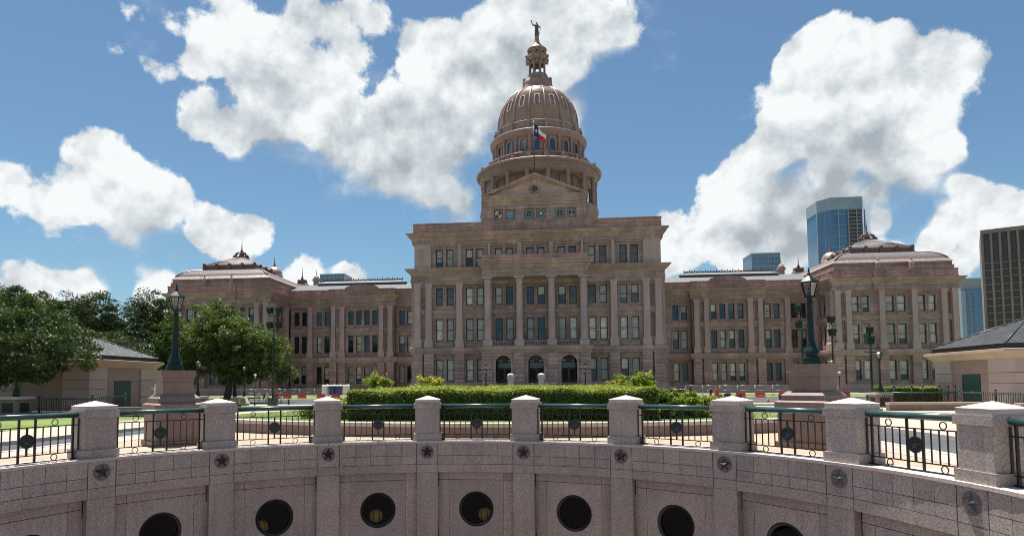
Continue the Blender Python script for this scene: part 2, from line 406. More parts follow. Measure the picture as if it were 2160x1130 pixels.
def brickmat(name, c1, c2, mortar, w, h, ms=0.02, rough=0.85, rot=0.0, var=0.2):
    m, nt, b = _new(name); P = _pos(nt)
    mp = _n(nt, 'ShaderNodeMapping'); mp.inputs['Rotation'].default_value = (0, 0, rot); nt.links.new(P, mp.inputs[0])
    t = _n(nt, 'ShaderNodeTexBrick'); nt.links.new(mp.outputs[0], t.inputs[0]); t.inputs['Color1'].default_value = (*c1, 1); t.inputs['Color2'].default_value = (*c2, 1); t.inputs['Mortar'].default_value = (*mortar, 1)
    t.inputs['Scale'].default_value = 1.0; t.inputs['Brick Width'].default_value = w; t.inputs['Row Height'].default_value = h; t.inputs['Mortar Size'].default_value = ms
    f = _noise(nt, P, 0.6, 6, 0.65); f2 = _noise(nt, P, 18, 3, 0.7)
    c = _mix(nt, 1.0, t.outputs[0], _ramp(nt, f, (0.3, g3(1 - var)), (0.7, g3(1 + var))), 'MULTIPLY'); c = _mix(nt, 1.0, c, _ramp(nt, f2, (0.3, g3(0.85)), (0.7, g3(1.15))), 'MULTIPLY')
    nt.links.new(c, b.inputs['Base Color']); b.inputs['Roughness'].default_value = rough; b.inputs['Specular IOR Level'].default_value = 0.1
    _bump(nt, b, f2, 0.3, 0.01); return m
def ribmat(name, c, axis, pitch, rough=0.45, metal=0.3):
    m, nt, b = _new(name); P = _pos(nt)
    f = _noise(nt, P, 1.2, 5, 0.6)
    nt.links.new(_mix(nt, f, tuple(v * 0.75 for v in c), tuple(v * 1.25 for v in c)), b.inputs['Base Color']); b.inputs['Roughness'].default_value = rough; b.inputs['Metallic'].default_value = metal
    return m
M = {}
M['light'] = stone('capitol_pale_granite', (0.47, 0.338, 0.305), grain=9, speck=0.22, patch=0.10, patch_scale=0.3, streak=0.3, bump=0.4, bdist=0.02, piece=0.05)  # paler granite for the pilasters, columns and attic piers
M['granite'] = stone('capitol_granite', (0.388, 0.278, 0.25), grain=9, speck=0.22, patch=0.22, patch_scale=0.45, streak=0.5, course=(1.9, 0.72), tint=(0.38, 0.262, 0.228), bump=0.5, bdist=0.03, piece=0.05)
M['cornice'] = stone('capitol_cornice_stone', (0.41, 0.292, 0.25), grain=7, course=(2.2, 3.0), speck=0.22, patch=0.22, patch_scale=0.3, streak=0.5, tint=(0.40, 0.298, 0.238), bump=0.4, bdist=0.03, piece=0)
M['rock'] = stone('capitol_rock_faced_stone', (0.425, 0.282, 0.25), grain=6, speck=0.25, patch=0.2, patch_scale=0.5, streak=0.25, bump=0.9, bdist=0.06, piece=0.16)
M['parapet'] = stone('capitol_parapet_stone', (0.355, 0.235, 0.205), grain=8, course=(2.6, 0.62), speck=0.25, patch=0.25, patch_scale=0.35, streak=0.6, bump=0.4, bdist=0.03, piece=0)
M['dome'] = stone('dome_painted_metal', (0.295, 0.20, 0.175), grain=3, speck=0.15, patch=0.15, patch_scale=0.3, rough=0.5, bump=0.1, piece=0)
M['domecap'] = stone('dome_plate_metal', (0.315, 0.218, 0.182), grain=3, speck=0.12, patch=0.15, patch_scale=0.4, rough=0.33, bump=0.1, piece=0)
M['copper'] = paint('bright_copper', (0.36, 0.26, 0.22), 0.42, 0.35, 0.12, 1.5)
M['crest'] = stone('terracotta_cresting', (0.165, 0.092, 0.075), grain=8, speck=0.2, patch=0.2, rough=0.65, piece=0)
M['roof'] = ribmat('standing_seam_roof', (0.17, 0.150, 0.152), 0, 0.5)
M['wingroof'] = paint('grey_metal_roof', (0.135, 0.14, 0.145), 0.75, 0.0, 0.2, 0.8)
M['core'] = paint('dark_room', (0.03, 0.03, 0.032), 0.9)
M['void'] = paint('black_void', (0.006, 0.006, 0.007), 0.95, spec=0.1)
M['sash'] = paint('dark_window_sash', (0.035, 0.032, 0.032), 0.5)
M['pane'] = glassmat('window_glass', 0.07, (0.70, 0.86, 0.98), (0.85, 0.85, 0.85))
M['blind'] = stone('pale_curtain', (0.80, 0.70, 0.58), grain=4, speck=0.25, patch=0.2, patch_scale=1.4, rough=0.9, bump=0.2, piece=0.3)
M['door'] = paint('dark_door', (0.02, 0.02, 0.022), 0.35)
M['fg'] = stone('pink_granite', (0.365, 0.310, 0.278), grain=30, speck=0.45, patch=0.14, patch_scale=0.7, rough=0.55, bump=0.2, bdist=0.004, piece=0.09, streak=0.30, streak_scale=(5.0, 5.0, 0.45))
M['fgcap'] = stone('pink_granite_cap', (0.50, 0.43, 0.395), grain=42, speck=0.32, patch=0.06, patch_scale=0.8, rough=0.6, bump=0.15, bdist=0.004, piece=0.03)
M['joint'] = stone('dark_joint', (0.055, 0.036, 0.032), grain=30, speck=0.2, patch=0.1, piece=0)
M['brown'] = stone('brown_granite', (0.215, 0.150, 0.130), grain=38, speck=0.4, patch=0.12, patch_scale=0.9, rough=0.6, bump=0.3, bdist=0.006, piece=0.08)
M['green'] = paint('green_handrail', (0.022, 0.066, 0.060), 0.28, 0.0, 0.12, 5, coat=0.35)
M['iron'] = paint('dark_iron', (0.022, 0.020, 0.020), 0.45, 0.3, 0.2, 8)
M['bronze'] = paint('dark_bronze', (0.040, 0.046, 0.046), 0.36, 0.55, 0.25, 10)
M['star'] = paint('weathered_star_bronze', (0.10, 0.11, 0.108), 0.22, 0.9, 0.25, 9)
M['disc'] = stone('star_backing', (0.17, 0.13, 0.125), grain=35, speck=0.3, patch=0.1, piece=0.05)
M['lampgreen'] = paint('dark_green_cast_iron', (0.008, 0.024, 0.022), 0.34, 0.0, 0.25, 6, coat=0.0, spec=0.22)
M['lampglass'] = glassmat('lantern_glass', 0.18, (1, 1, 1), (0.86, 0.88, 0.85), 0.15)
M['dark_glass'] = glassmat('porthole_glass', 0.012, (0.7, 0.85, 1.0), (0.55, 0.55, 0.55))
M['warmlamp'] = emitmat('warm_globe_lamp', (0.30, 0.19, 0.06), 0.10)
M['paving'] = brickmat('tan_paving', (0.37, 0.29, 0.215), (0.33, 0.26, 0.19), (0.24, 0.19, 0.14), 0.6, 0.6, 0.012, var=0.14)
M['pinkpaving'] = brickmat('pink_paving', (0.43, 0.34, 0.30), (0.40, 0.31, 0.275), (0.30, 0.23, 0.2), 0.3, 0.15, 0.01, var=0.12)
M['court'] = brickmat('grey_forecourt', (0.24, 0.22, 0.19), (0.22, 0.20, 0.175), (0.15, 0.14, 0.12), 1.6, 1.6, 0.015, var=0.16)
M['walk'] = brickmat('concrete_walk', (0.37, 0.32, 0.255), (0.35, 0.30, 0.24), (0.24, 0.20, 0.16), 1.6, 1.6, 0.015, var=0.14)
M['asphalt'] = stone('asphalt', (0.082, 0.085, 0.090), grain=26, speck=0.3, patch=0.18, patch_scale=0.25, rough=0.95, piece=0, spec=0.05)
M['kerb'] = stone('kerb_concrete', (0.50, 0.44, 0.37), grain=16, speck=0.2, patch=0.15, rough=0.85, piece=0)
M['grass'] = stone('mown_grass', (0.115, 0.165, 0.034), grain=11, speck=0.45, patch=0.3, patch_scale=0.35, rough=0.9, piece=0, bump=0.8, bdist=0.04)
M['earth'] = stone('dry_ground', (0.20, 0.19, 0.14), grain=6, speck=0.3, patch=0.35, patch_scale=0.05, rough=0.95, piece=0)
M['soil_and_shade'] = stone('soil_and_shade', (0.09, 0.06, 0.04), grain=14, speck=0.4, patch=0.3, rough=0.95, piece=0)
M['cream'] = stone('cream_limestone', (0.43, 0.335, 0.26), grain=26, speck=0.18, patch=0.1, patch_scale=0.5, rough=0.8, piece=0.06)
M['pinkwall'] = stone('kiosk_pink_granite', (0.41, 0.318, 0.292), grain=30, speck=0.25, patch=0.07, patch_scale=0.6, rough=0.7, piece=0.06)
M['tanpanel'] = stone('kiosk_tan_panel', (0.30, 0.212, 0.178), grain=30, speck=0.25, patch=0.09, patch_scale=0.6, rough=0.7, piece=0.06)
M['darkroof'] = paint('dark_seamed_roof', (0.045, 0.048, 0.050), 0.42, 0.35, 0.25, 1.5)
M['doorgreen'] = paint('green_door', (0.022, 0.062, 0.056), 0.4, 0, 0.12, 2)
M['bark'] = stone('bark', (0.075, 0.055, 0.042), grain=9, speck=0.45, patch=0.3, patch_scale=1.2, rough=0.95, bump=1.0, bdist=0.06, piece=0)
M['leaf_oak'] = leafmat('oak_leaves', (0.030, 0.054, 0.015), (0.064, 0.100, 0.026), 0.30, scale=0.5)
M['leaf_dark'] = leafmat('dark_tree_leaves', (0.026, 0.045, 0.018), (0.052, 0.078, 0.028), 0.32, scale=0.35)
M['leaf_mid'] = leafmat('mid_tree_leaves', (0.050, 0.088, 0.021), (0.112, 0.158, 0.038), 0.34, hue=(0.13, 0.11, 0.045), scale=0.4)
M['leaf_hedge'] = leafmat('hedge_leaves', (0.055, 0.095, 0.022), (0.105, 0.155, 0.030), 0.35, scale=2.0)
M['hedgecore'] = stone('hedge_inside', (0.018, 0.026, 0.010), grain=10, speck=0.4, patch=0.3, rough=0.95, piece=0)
M['leaf_yellow'] = leafmat('lime_shrub_leaves', (0.20, 0.26, 0.040), (0.30, 0.34, 0.065), 0.45, scale=1.5)
M['leaf_lush'] = leafmat('lush_leaves', (0.12, 0.185, 0.034), (0.215, 0.285, 0.055), 0.42, scale=2.5)
M['flower'] = leafmat('yellow_flower', (0.60, 0.44, 0.04), (0.70, 0.52, 0.08), 0.3)
M['redflower'] = leafmat('red_flower', (0.45, 0.04, 0.03), (0.5, 0.07, 0.03), 0.3)
M['red'] = paint('red_plastic', (0.55, 0.055, 0.05), 0.5)
M['orange'] = paint('orange_plastic', (0.65, 0.16, 0.05), 0.5)
M['white'] = paint('white_plastic', (0.72, 0.71, 0.68), 0.5)
M['blue'] = paint('blue_plastic', (0.03, 0.06, 0.17), 0.45)
M['carblack'] = paint('black_car_paint', (0.008, 0.010, 0.013), 0.12, 0.0, 0.1, 2, coat=1.0)
M['carglass'] = glassmat('car_glass', 0.5, (0.7, 0.8, 0.85), (0.15, 0.16, 0.17))
M['tyre'] = paint('tyre_rubber', (0.015, 0.015, 0.015), 0.85)
M['chrome'] = paint('chrome', (0.6, 0.6, 0.6), 0.15, 1.0)
M['steel'] = paint('galvanised_steel', (0.42, 0.43, 0.44), 0.4, 0.7)
M['skin'] = paint('skin', (0.42, 0.26, 0.19), 0.6)
M['verdigris'] = paint('statue_patina', (0.075, 0.095, 0.088), 0.6, 0.1, 0.3, 2)
M['glass_tower'] = paint('tower_blue_glass', (0.10, 0.19, 0.29), 0.10, 0.35, 0.25, 0.05)
M['glass_pale'] = paint('tower_pale_glass', (0.26, 0.33, 0.37), 0.3, 0.1, 0.25, 0.05)
M['slab'] = paint('tower_slab', (0.26, 0.29, 0.30), 0.7)
M['fin'] = stone('office_fin_concrete', (0.20, 0.168, 0.142), grain=2, speck=0.15, patch=0.15, patch_scale=0.05, piece=0)
M['officeglass'] = paint('office_dark_glass', (0.062, 0.053, 0.048), 0.35)
M['flagblue'] = paint('flag_blue', (0.012, 0.03, 0.11), 0.8); M['flagwhite'] = paint('flag_white', (0.75, 0.75, 0.74), 0.8); M['flagred'] = paint('flag_red', (0.55, 0.012, 0.03), 0.8)
# ------------------------------------------------------------------ the ground, roads and paving
CX, CY, RP, RS = 0.25, 10.014, 10.036, 9.579
PH, ST = 0.1631, 0.3077
def sheet(name, x0, x1, y0, y1, dz, mat, step=4.0, level=None):
    mb = MB(); n = max(1, int(math.ceil((y1 - y0) / step))); prev = None
    for k in range(n + 1):
        y = y0 + (y1 - y0) * k / n; z = (gz(y) if level is None else level(y)) + dz
        a = (mb.p(x0, y, z), mb.p(x1, y, z))
        if prev: mb.face(prev[0], prev[1], a[1], a[0])
        prev = a
    return tag(mb.build(name, mat), kind='structure')
def ground():
    mb = MB()
    ys = [-400, -60, CY - 11.6, CY + 11.6, 34] + list(range(38, 140, 4)) + [140, 200, 800, 2600]
    xs = [-2600, -600, CX - 11.6, CX + 11.6, 600, 2600]
    for ya, yb in zip(ys, ys[1:]):
        for xa, xb in zip(xs, xs[1:]):
            if ya == CY - 11.6 and xa == CX - 11.6: continue
            mb.quad((xa, ya, gz(ya) - 0.17), (xb, ya, gz(ya) - 0.17), (xb, yb, gz(yb) - 0.17), (xa, yb, gz(yb) - 0.17))
    tag(mb.build('ground', M['earth']), kind='structure')
ground()
def plaza():
    mb = MB(); n = 96; Q = 11.6; ring = []; sq = []
    for k in range(n):
        a = 2 * math.pi * k / n; c, s = math.cos(a), math.sin(a)
        ring.append(mb.p(CX + 10.38 * c, CY + 10.38 * s, -0.03)); t = Q / max(abs(c), abs(s))
        sq.append(mb.p(CX + t * c, CY + t * s, -0.03))
    for k in range(n): j = (k + 1) % n; mb.face(ring[k], ring[j], sq[j], sq[k])
    x0, x1 = CX - Q, CX + Q
    mb.quad((-12.0, CY + Q, -0.03), (12.0, CY + Q, -0.03), (12.0, 34, -0.03), (-12.0, 34, -0.03))
    mb.quad((-12.0, -30, -0.03), (12.0, -30, -0.03), (12.0, CY - Q, -0.03), (-12.0, CY - Q, -0.03))
    mb.quad((-12.0, CY - Q, -0.03), (x0, CY - Q, -0.03), (x0, CY + Q, -0.03), (-12.0, CY + Q, -0.03))
    mb.quad((x1, CY - Q, -0.03), (12.0, CY - Q, -0.03), (12.0, CY + Q, -0.03), (x1, CY + Q, -0.03))
    tag(mb.build('plaza_paving', M['paving']), kind='structure')
plaza()
sheet('paver_band', -12.0, -10.95, -30, 34, -0.022, M['pinkpaving']); sheet('paver_band', 11.0, 12.0, -30, 34, -0.022, M['pinkpaving'])
sheet('road', -14.75, -12.2, -60, 86, -0.14, M['asphalt']); sheet('road', 12.2, 15.2, -60, 86, -0.14, M['asphalt'])
sheet('drive', -160, 160, 86, 119, -0.14, M['asphalt'])
sheet('sidewalk', -19.0, -14.95, -60, 84, -0.02, M['walk']); sheet('sidewalk', 15.4, 24.0, -60, 84, -0.02, M['walk'])
sheet('sidewalk', -160, -19.0, 80.5, 85.8, -0.02, M['walk']); sheet('sidewalk', 24.0, 160, 80.5, 85.8, -0.02, M['walk'])
sheet('sidewalk', -160, 160, 119.2, 121.4, -0.02, M['walk']); sheet('sidewalk', -160, 160, 133.0, 136.0, -0.015, M['walk'])
sheet('forecourt', -24.0, 24.0, 121.4, 133.0, -0.02, M['court']); sheet('forecourt', -23, 23, 105.0, 121.0, -0.012, M['court'])
sheet('lawn', -160, -24.0, 121.5, 132.9, -0.01, M['grass']); sheet('lawn', 24.0, 160, 121.5, 132.9, -0.01, M['grass'])
sheet('lawn', -160, -19.15, 24.0, 80.3, -0.03, M['grass']); sheet('lawn', 31.0, 160, 58.0, 80.3, -0.03, M['grass'])
sheet('kiosk_terrace', -48, -19.2, 36.0, 58.0, -0.012, M['soil_and_shade']); sheet('kiosk_terrace', 24.1, 48, 34.0, 58.0, -0.012, M['walk'])  # oak shade put into the left terrace's dark soil colour
def kerb(x0, x1, y0, y1):
    mb = MB(); n = max(1, int((y1 - y0) / 4)); 
    for k in range(n):
        a = y0 + (y1 - y0) * k / n; b = y0 + (y1 - y0) * (k + 1) / n
        i = [mb.p(x0, a, gz(a) - 0.18), mb.p(x1, a, gz(a) - 0.18), mb.p(x0, a, gz(a) - 0.008), mb.p(x1, a, gz(a) - 0.008), mb.p(x0, b, gz(b) - 0.18), mb.p(x1, b, gz(b) - 0.18), mb.p(x0, b, gz(b) - 0.008), mb.p(x1, b, gz(b) - 0.008)]
        for q in ((0, 1, 3, 2), (4, 6, 7, 5), (2, 3, 7, 6), (0, 2, 6, 4), (1, 5, 7, 3)): mb.face(*[i[t] for t in q])
    tag(mb.build('kerb', M['kerb']), kind='structure')
for a in ((-12.2, -12.0, -30, 84), (12.0, 12.2, -30, 84), (-14.95, -14.75, -60, 85.8), (15.2, 15.4, -60, 85.8), (-160, -19, 85.8, 86), (24, 160, 85.8, 86), (-160, 160, 119, 119.2)): kerb(*a)
# the island: a raised planter with a curved front, lawn behind
ARC = (0.6, 41.8, 20.9)                                  # centre x, y and radius of the planter's curved front
def arc_y(x): return ARC[1] - math.sqrt(max(0.0, ARC[2] ** 2 - (x - ARC[0]) ** 2))
def isl(y):
    t = min(1, max(0, (y - 27) / 20)); t = t * t * (3 - 2 * t)
    return 0.43 * (1 - t) + (gz(y) + 0.02) * t
def island():
    mb = MB(); xs = np.linspace(-11.6, 11.6, 25); rows = []
    for k in range(16):
        t = k / 15.0; row = []
        for x in xs:
            y = (arc_y(x) + 0.3) * (1 - t) + 82.0 * t; row.append(mb.p(x, y, isl(y) + 0.004))
        rows.append(row)
    for a, b in zip(rows, rows[1:]):
        for i in range(len(xs) - 1): mb.face(a[i], a[i + 1], b[i + 1], b[i])
    tag(mb.build('lawn', M['grass']), kind='structure')
    w = thing('planter_wall', 'low brown granite planter wall curving in front of the clipped hedge', 'planter wall', (ARC[0], arc_y(ARC[0]), 0))
    n = 26; A = math.asin(11.4 / ARC[2])
    for k in range(n):
        a0 = -A + 2 * A * k / n; a1 = -A + 2 * A * (k + 1) / n; g = 0.0004
        for nm, r0, r1, z0, z1, mt, gap in (('stone_course', ARC[2], ARC[2] - 0.34, -0.05, 0.315, 'brown', 0.0001), ('coping_stone', ARC[2] + 0.03, ARC[2] - 0.42, 0.318, 0.445, 'fgcap', 0.0005)):
            mb = MB()
            P = lambda a, r, z: (ARC[0] + r * math.sin(a), ARC[1] - r * math.cos(a), z)
            i = [mb.p(*P(a, r, z)) for z in (z0, z1) for r in (r0, r1) for a in (a0 + gap, a1 - gap)]
            for q in ((0, 2, 3, 1), (4, 5, 7, 6), (0, 1, 5, 4), (2, 6, 7, 3), (0, 4, 6, 2), (1, 3, 7, 5)): mb.face(*[i[t] for t in q])
            mb.build(nm, M[mt], w)
    for s, x in ((-1, -11.85), (1, 11.6)):
        mb = MB(); y0 = arc_y(11.4 * s) - 0.1
        mb.box(x, x + 0.25, y0, 46, -0.1, 0.0); mb.frustum(x, x + 0.25, y0, y0 + 0.01, 0, x, x + 0.25, y0, y0 + 0.01, 0.40)
        i = [mb.p(*q) for q in ((x, y0, 0), (x + .25, y0, 0), (x, 46, 0), (x + .25, 46, 0), (x, y0, .43), (x + .25, y0, .43), (x, 44, 0.03), (x + .25, 44, .03))]
        for q in ((4, 5, 7, 6), (0, 1, 5, 4), (2, 6, 7, 3), (0, 4, 6, 2), (1, 3, 7, 5)): mb.face(*[i[t] for t in q])
        mb.build('side_wall', M['brown'], w)
island()
# ------------------------------------------------------------------ the rotunda wall, its posts and railings
def polar(a, r, z): return (CX + r * math.sin(a), CY + r * math.cos(a), z)
def ring_piece(mb, a0, a1, r0, r1, z0, z1, n=1):
    for k in range(n):
        b0 = a0 + (a1 - a0) * k / n; b1 = a0 + (a1 - a0) * (k + 1) / n
        i = [mb.p(*polar(a, r, z)) for z in (z0, z1) for r in (r0, r1) for a in (b0, b1)]
        qs = [(0, 2, 3, 1), (4, 5, 7, 6), (0, 1, 5, 4), (2, 6, 7, 3)]
        if k == 0: qs.append((0, 4, 6, 2))
        if k == n - 1: qs.append((1, 3, 7, 5))
        for q in qs: mb.face(*[i[t] for t in q])
STARS5 = [(math.sin(math.pi * k / 5) * (1.0 if k % 2 == 0 else 0.40), math.cos(math.pi * k / 5) * (1.0 if k % 2 == 0 else 0.40)) for k in range(10)]
def star_mesh(name, r, h, mat):
    mb = MB(); c = mb.p(0, -h, 0); o = [mb.p(x * r, 0, z * r) for x, z in STARS5]; bk = mb.p(0, 0.0, 0)
    for k in range(10): mb.face(c, o[k], o[(k + 1) % 10])
    return mb.mesh(name, mat)
def disc_mesh(name, r, y0, y1, mat, n=28):
    mb = MB(); a = [mb.p(r * math.cos(2 * math.pi * k / n), y0, r * math.sin(2 * math.pi * k / n)) for k in range(n)]; b = [mb.p(r * math.cos(2 * math.pi * k / n), y1, r * math.sin(2 * math.pi * k / n)) for k in range(n)]
    mb.face(*a); mb.face(*b[::-1])
    for k in range(n): mb.face(a[k], a[(k + 1) % n], b[(k + 1) % n], b[k])
    return mb.mesh(name, mat)
def rotunda():
    W = thing('rotunda_wall', 'curved pink granite wall of the sunken rotunda with bronze stars and portholes', 'wall', polar(PH, RS, -4.6))
    GAP = 0.0012; HB = 0.315 / RS                        # half angle of a star block
    # backing: joints show as dark lines
    mb = MB(); ring_piece(mb, -2.4 + PH, 2.45 + PH, RS + 0.012, 10.34, -0.95, -0.072, 60); mb.build('wall_core', M['joint'], W)
    mb = MB()
    for i in range(-4, 12):
        am = PH + ST * (i - 4 + .5)
        for z0, z1 in ((-4.6, -2.75), (-1.42, -0.955)): ring_piece(mb, am - ST / 2, am + ST / 2, RS + 0.28, RS + 0.40, z0, z1, 3)
    mb.build('panel_backing', M['joint'], W)
    mb = MB(); star = star_mesh('star', 0.19, 0.085, M['star']); dsc = disc_mesh('star_disc', 0.205, -0.004, 0.03, M['disc'])
    blk = {}
    def block(wid, z0, z1, name, r=RS, dep=0.05, mat='fg', par=W, a=0.0):
        key = (round(wid, 4), z0, z1, dep, mat)
        if key not in blk:
            b = MB(); e = 0.004; hw = wid / 2
            b.frustum(-hw, hw, -e, dep, z0, -hw, hw, -e, dep, z1)
            blk[key] = b.mesh(name, M[mat])
        x, y, _ = polar(a, r, 0)
        return link(name, blk[key], par, (x - W.location.x, y - W.location.y, -W.location.z), -a)
    iface = range(-4, 12)
    for i in iface:
        a = PH + ST * (i - 4 + 0)
        vis = -1 <= i <= 9
        block(0.624, -0.696, -0.070, 'star_block', a=a)
        x, y, z = polar(a, RS - 0.005, -0.33)
        if vis:
            d = link('star_disc', dsc, W, (x - W.location.x, y - W.location.y, z - W.location.z), -a); link('star', star, d, (0, -0.004, 0))
        block(0.624, -0.946, -0.708, 'band_block', a=a)
        block(0.640, -4.6, -0.953, 'pilaster', dep=0.2, a=a)
        # the bay to the right of this star
        c0 = a + HB + GAP; c1 = a + ST - HB - GAP; wb = (c1 - c0) / 5
        for k in range(5):
            ac = c0 + wb * (k + 0.5); wid = wb * RS - 0.010
            block(wid, -0.438, -0.070, 'frieze_block', a=ac); block(wid, -0.696, -0.450, 'frieze_block', a=ac)
        mb = MB(); ring_piece(mb, c0, c1, RS - 0.004, RS + 0.05, -0.946, -0.708, 6); mb.build('band_course', M['fg'], W)
        # recessed panel with a porthole
        am = a + ST / 2; rr = RS + 0.135; hw = (ST / 2) * RS - 0.335; fr = 0.30
        def place(mesh_mb, nm, mt, par=W, dy=0.0):
            x, y, _ = polar(am, rr + dy, 0)
            return link(nm, mesh_mb.mesh(nm, M[mt]), par, (x - W.location.x, y - W.location.y, -W.location.z), -am)
        e = 0.008
        place(MB().box(-hw + fr + e, hw - fr - e, -0.0, 0.06, -1.185, -0.955), 'panel_header', 'fg')
        for s in (-1, 1):
            u0, u1 = sorted((s * hw * 1.02, s * (hw - fr)))
            place(MB().box(u0, u1, 0.0, 0.06, -1.185, -0.955), 'panel_corner', 'fg'); place(MB().box(u0, u1, 0.0, 0.06, -4.6, -1.199), 'panel_side', 'fg')
        mb = MB(); n = 40; rad = 0.53; zc = -2.07; pw = hw - fr - e; z0, z1 = -2.95, -1.199
        inn = []; outr = []; back = []
        for k in range(n):
            t = 2 * math.pi * k / n; c, s = math.cos(t), math.sin(t)
            inn.append(mb.p(rad * c, 0.006, zc + rad * s)); back.append(mb.p(rad * c, 0.20, zc + rad * s))
            q = min(pw / abs(c) if abs(c) > 1e-6 else 9e9, ((z1 - zc) if s > 0 else (zc - z0)) / abs(s) if abs(s) > 1e-6 else 9e9)
            outr.append(mb.p(q * c, 0.006, zc + q * s))
        for k in range(n): j = (k + 1) % n; mb.face(inn[k], inn[j], outr[j], outr[k]); mb.face(inn[k], inn[j], back[j], back[k])
        for cx_, cz_ in ((pw, z1), (-pw, z1), (pw, z0), (-pw, z0)):   # square off the corners
            sx = 1 if cx_ > 0 else -1; sz = 1 if cz_ > zc else -1
            ks = [k for k in range(n) if abs(abs(mb.v[outr[k]][0]) - pw) < 1e-6 and mb.v[outr[k]][0] * sx > 0 and (mb.v[outr[k]][2] - zc) * sz > 0]
            kz = [k for k in range(n) if abs(mb.v[outr[k]][2] - cz_) < 1e-6 and mb.v[outr[k]][0] * sx > 0]
            if ks and kz:
                ka = max(ks, key=lambda k: abs(mb.v[outr[k]][2] - zc)); kb = max(kz, key=lambda k: abs(mb.v[outr[k]][0])); c = mb.p(cx_, 0.006, cz_); mb.face(outr[ka], c, outr[kb])
        mb.box(-pw, pw, 0.006, 0.06, -4.6, -2.956)
        place(mb, 'panel', 'fg')
        # porthole window: bronze ring, glass, dark room, here and there a lit globe inside
        mb = MB(); prof = [(0.525, 0.02), (0.50, -0.005), (0.455, 0.03), (0.44, 0.09), (0.44, 0.14), (0.525, 0.14)]
        for (r0, y0), (r1, y1) in zip(prof, prof[1:]):
            for k in range(n):
                t0, t1 = 2 * math.pi * k / n, 2 * math.pi * (k + 1) / n
                mb.cs = True; mb.quad((r0 * math.cos(t0), y0, zc + r0 * math.sin(t0)), (r0 * math.cos(t1), y0, zc + r0 * math.sin(t1)), (r1 * math.cos(t1), y1, zc + r1 * math.sin(t1)), (r1 * math.cos(t0), y1, zc + r1 * math.sin(t0))); mb.cs = False
        wdw = place(mb, 'porthole_window', 'bronze')
        pm = MB(); pm.face(*[pm.p(0.445 * math.cos(2 * math.pi * k / n), 0.10, zc + 0.445 * math.sin(2 * math.pi * k / n)) for k in range(n)])
        link('pane', pm.mesh('pane', M['dark_glass']), wdw)
        rm = MB(); rm.quad((-1, 1.4, -3.2), (1, 1.4, -3.2), (1, 1.4, -1.0), (-1, 1.4, -1.0)); rm.quad((-1, .2, -3.2), (1, .2, -3.2), (1, 1.4, -3.2), (-1, 1.4, -3.2)); rm.quad((-1, .2, -1), (1, .2, -1), (1, 1.4, -1), (-1, 1.4, -1)); rm.quad((-1, .2, -3.2), (-1, 1.4, -3.2), (-1, 1.4, -1), (-1, .2, -1)); rm.quad((1, .2, -3.2), (1, 1.4, -3.2), (1, 1.4, -1), (1, .2, -1))
        link('room', rm.mesh('room', M['void']), wdw)
        off = {1: (-0.28, -0.33), 2: (-0.04, -0.27), 3: (0.2, -0.26)}.get(i)
        if off:
            gm = MB().sphere((off[0], 0.55, zc + off[1]), 0.20, 16, 10); link('globe_lamp', gm.mesh('globe_lamp', M['warmlamp']), wdw)
            hm = MB()
            for q in (-0.5, 0.5):
                hm.tube([(off[0] + 0.208 * math.sin(q) * math.cos(t), 0.55 - 0.208 * math.cos(q) * math.cos(t), zc + off[1] + 0.208 * math.sin(t)) for t in np.linspace(-1.5, 1.5, 9)], 0.012, 5)
            link('lamp_cage', hm.mesh('lamp_cage', M['iron']), wdw)
    # coping
    for k in range(-8, 24):
        mb = MB(); a0 = PH + ST * (k - 4) * 0.5 + 0.0006; a1 = a0 + ST * 0.5 - 0.0012
        ring_piece(mb, a0, a1, RS - 0.03, 10.40, -0.066, 0.0, 3)
        mb.build('coping_stone', M['fgcap'], W)
    # the floor of the sunken court
    mb = MB(); n = 64; mb.face(*[mb.p(CX + 10 * math.cos(2 * math.pi * k / n), CY + 10 * math.sin(2 * math.pi * k / n), -4.6) for k in range(n)])
    tag(mb.build('court_floor', M['brown']), kind='structure')
    mb = MB(); ring_piece(mb, PH + 2.38, PH + 2 * math.pi - 2.38, RS, 10.38, -4.6, 0.0, 30)
    tag(mb.build('near_wall', M['fg']), 'plain near side of the rotunda wall below the viewer', 'wall')
rotunda()
ORD = ['leftmost', 'second', 'third', 'fourth', 'fifth', 'sixth', 'seventh', 'eighth', 'rightmost']
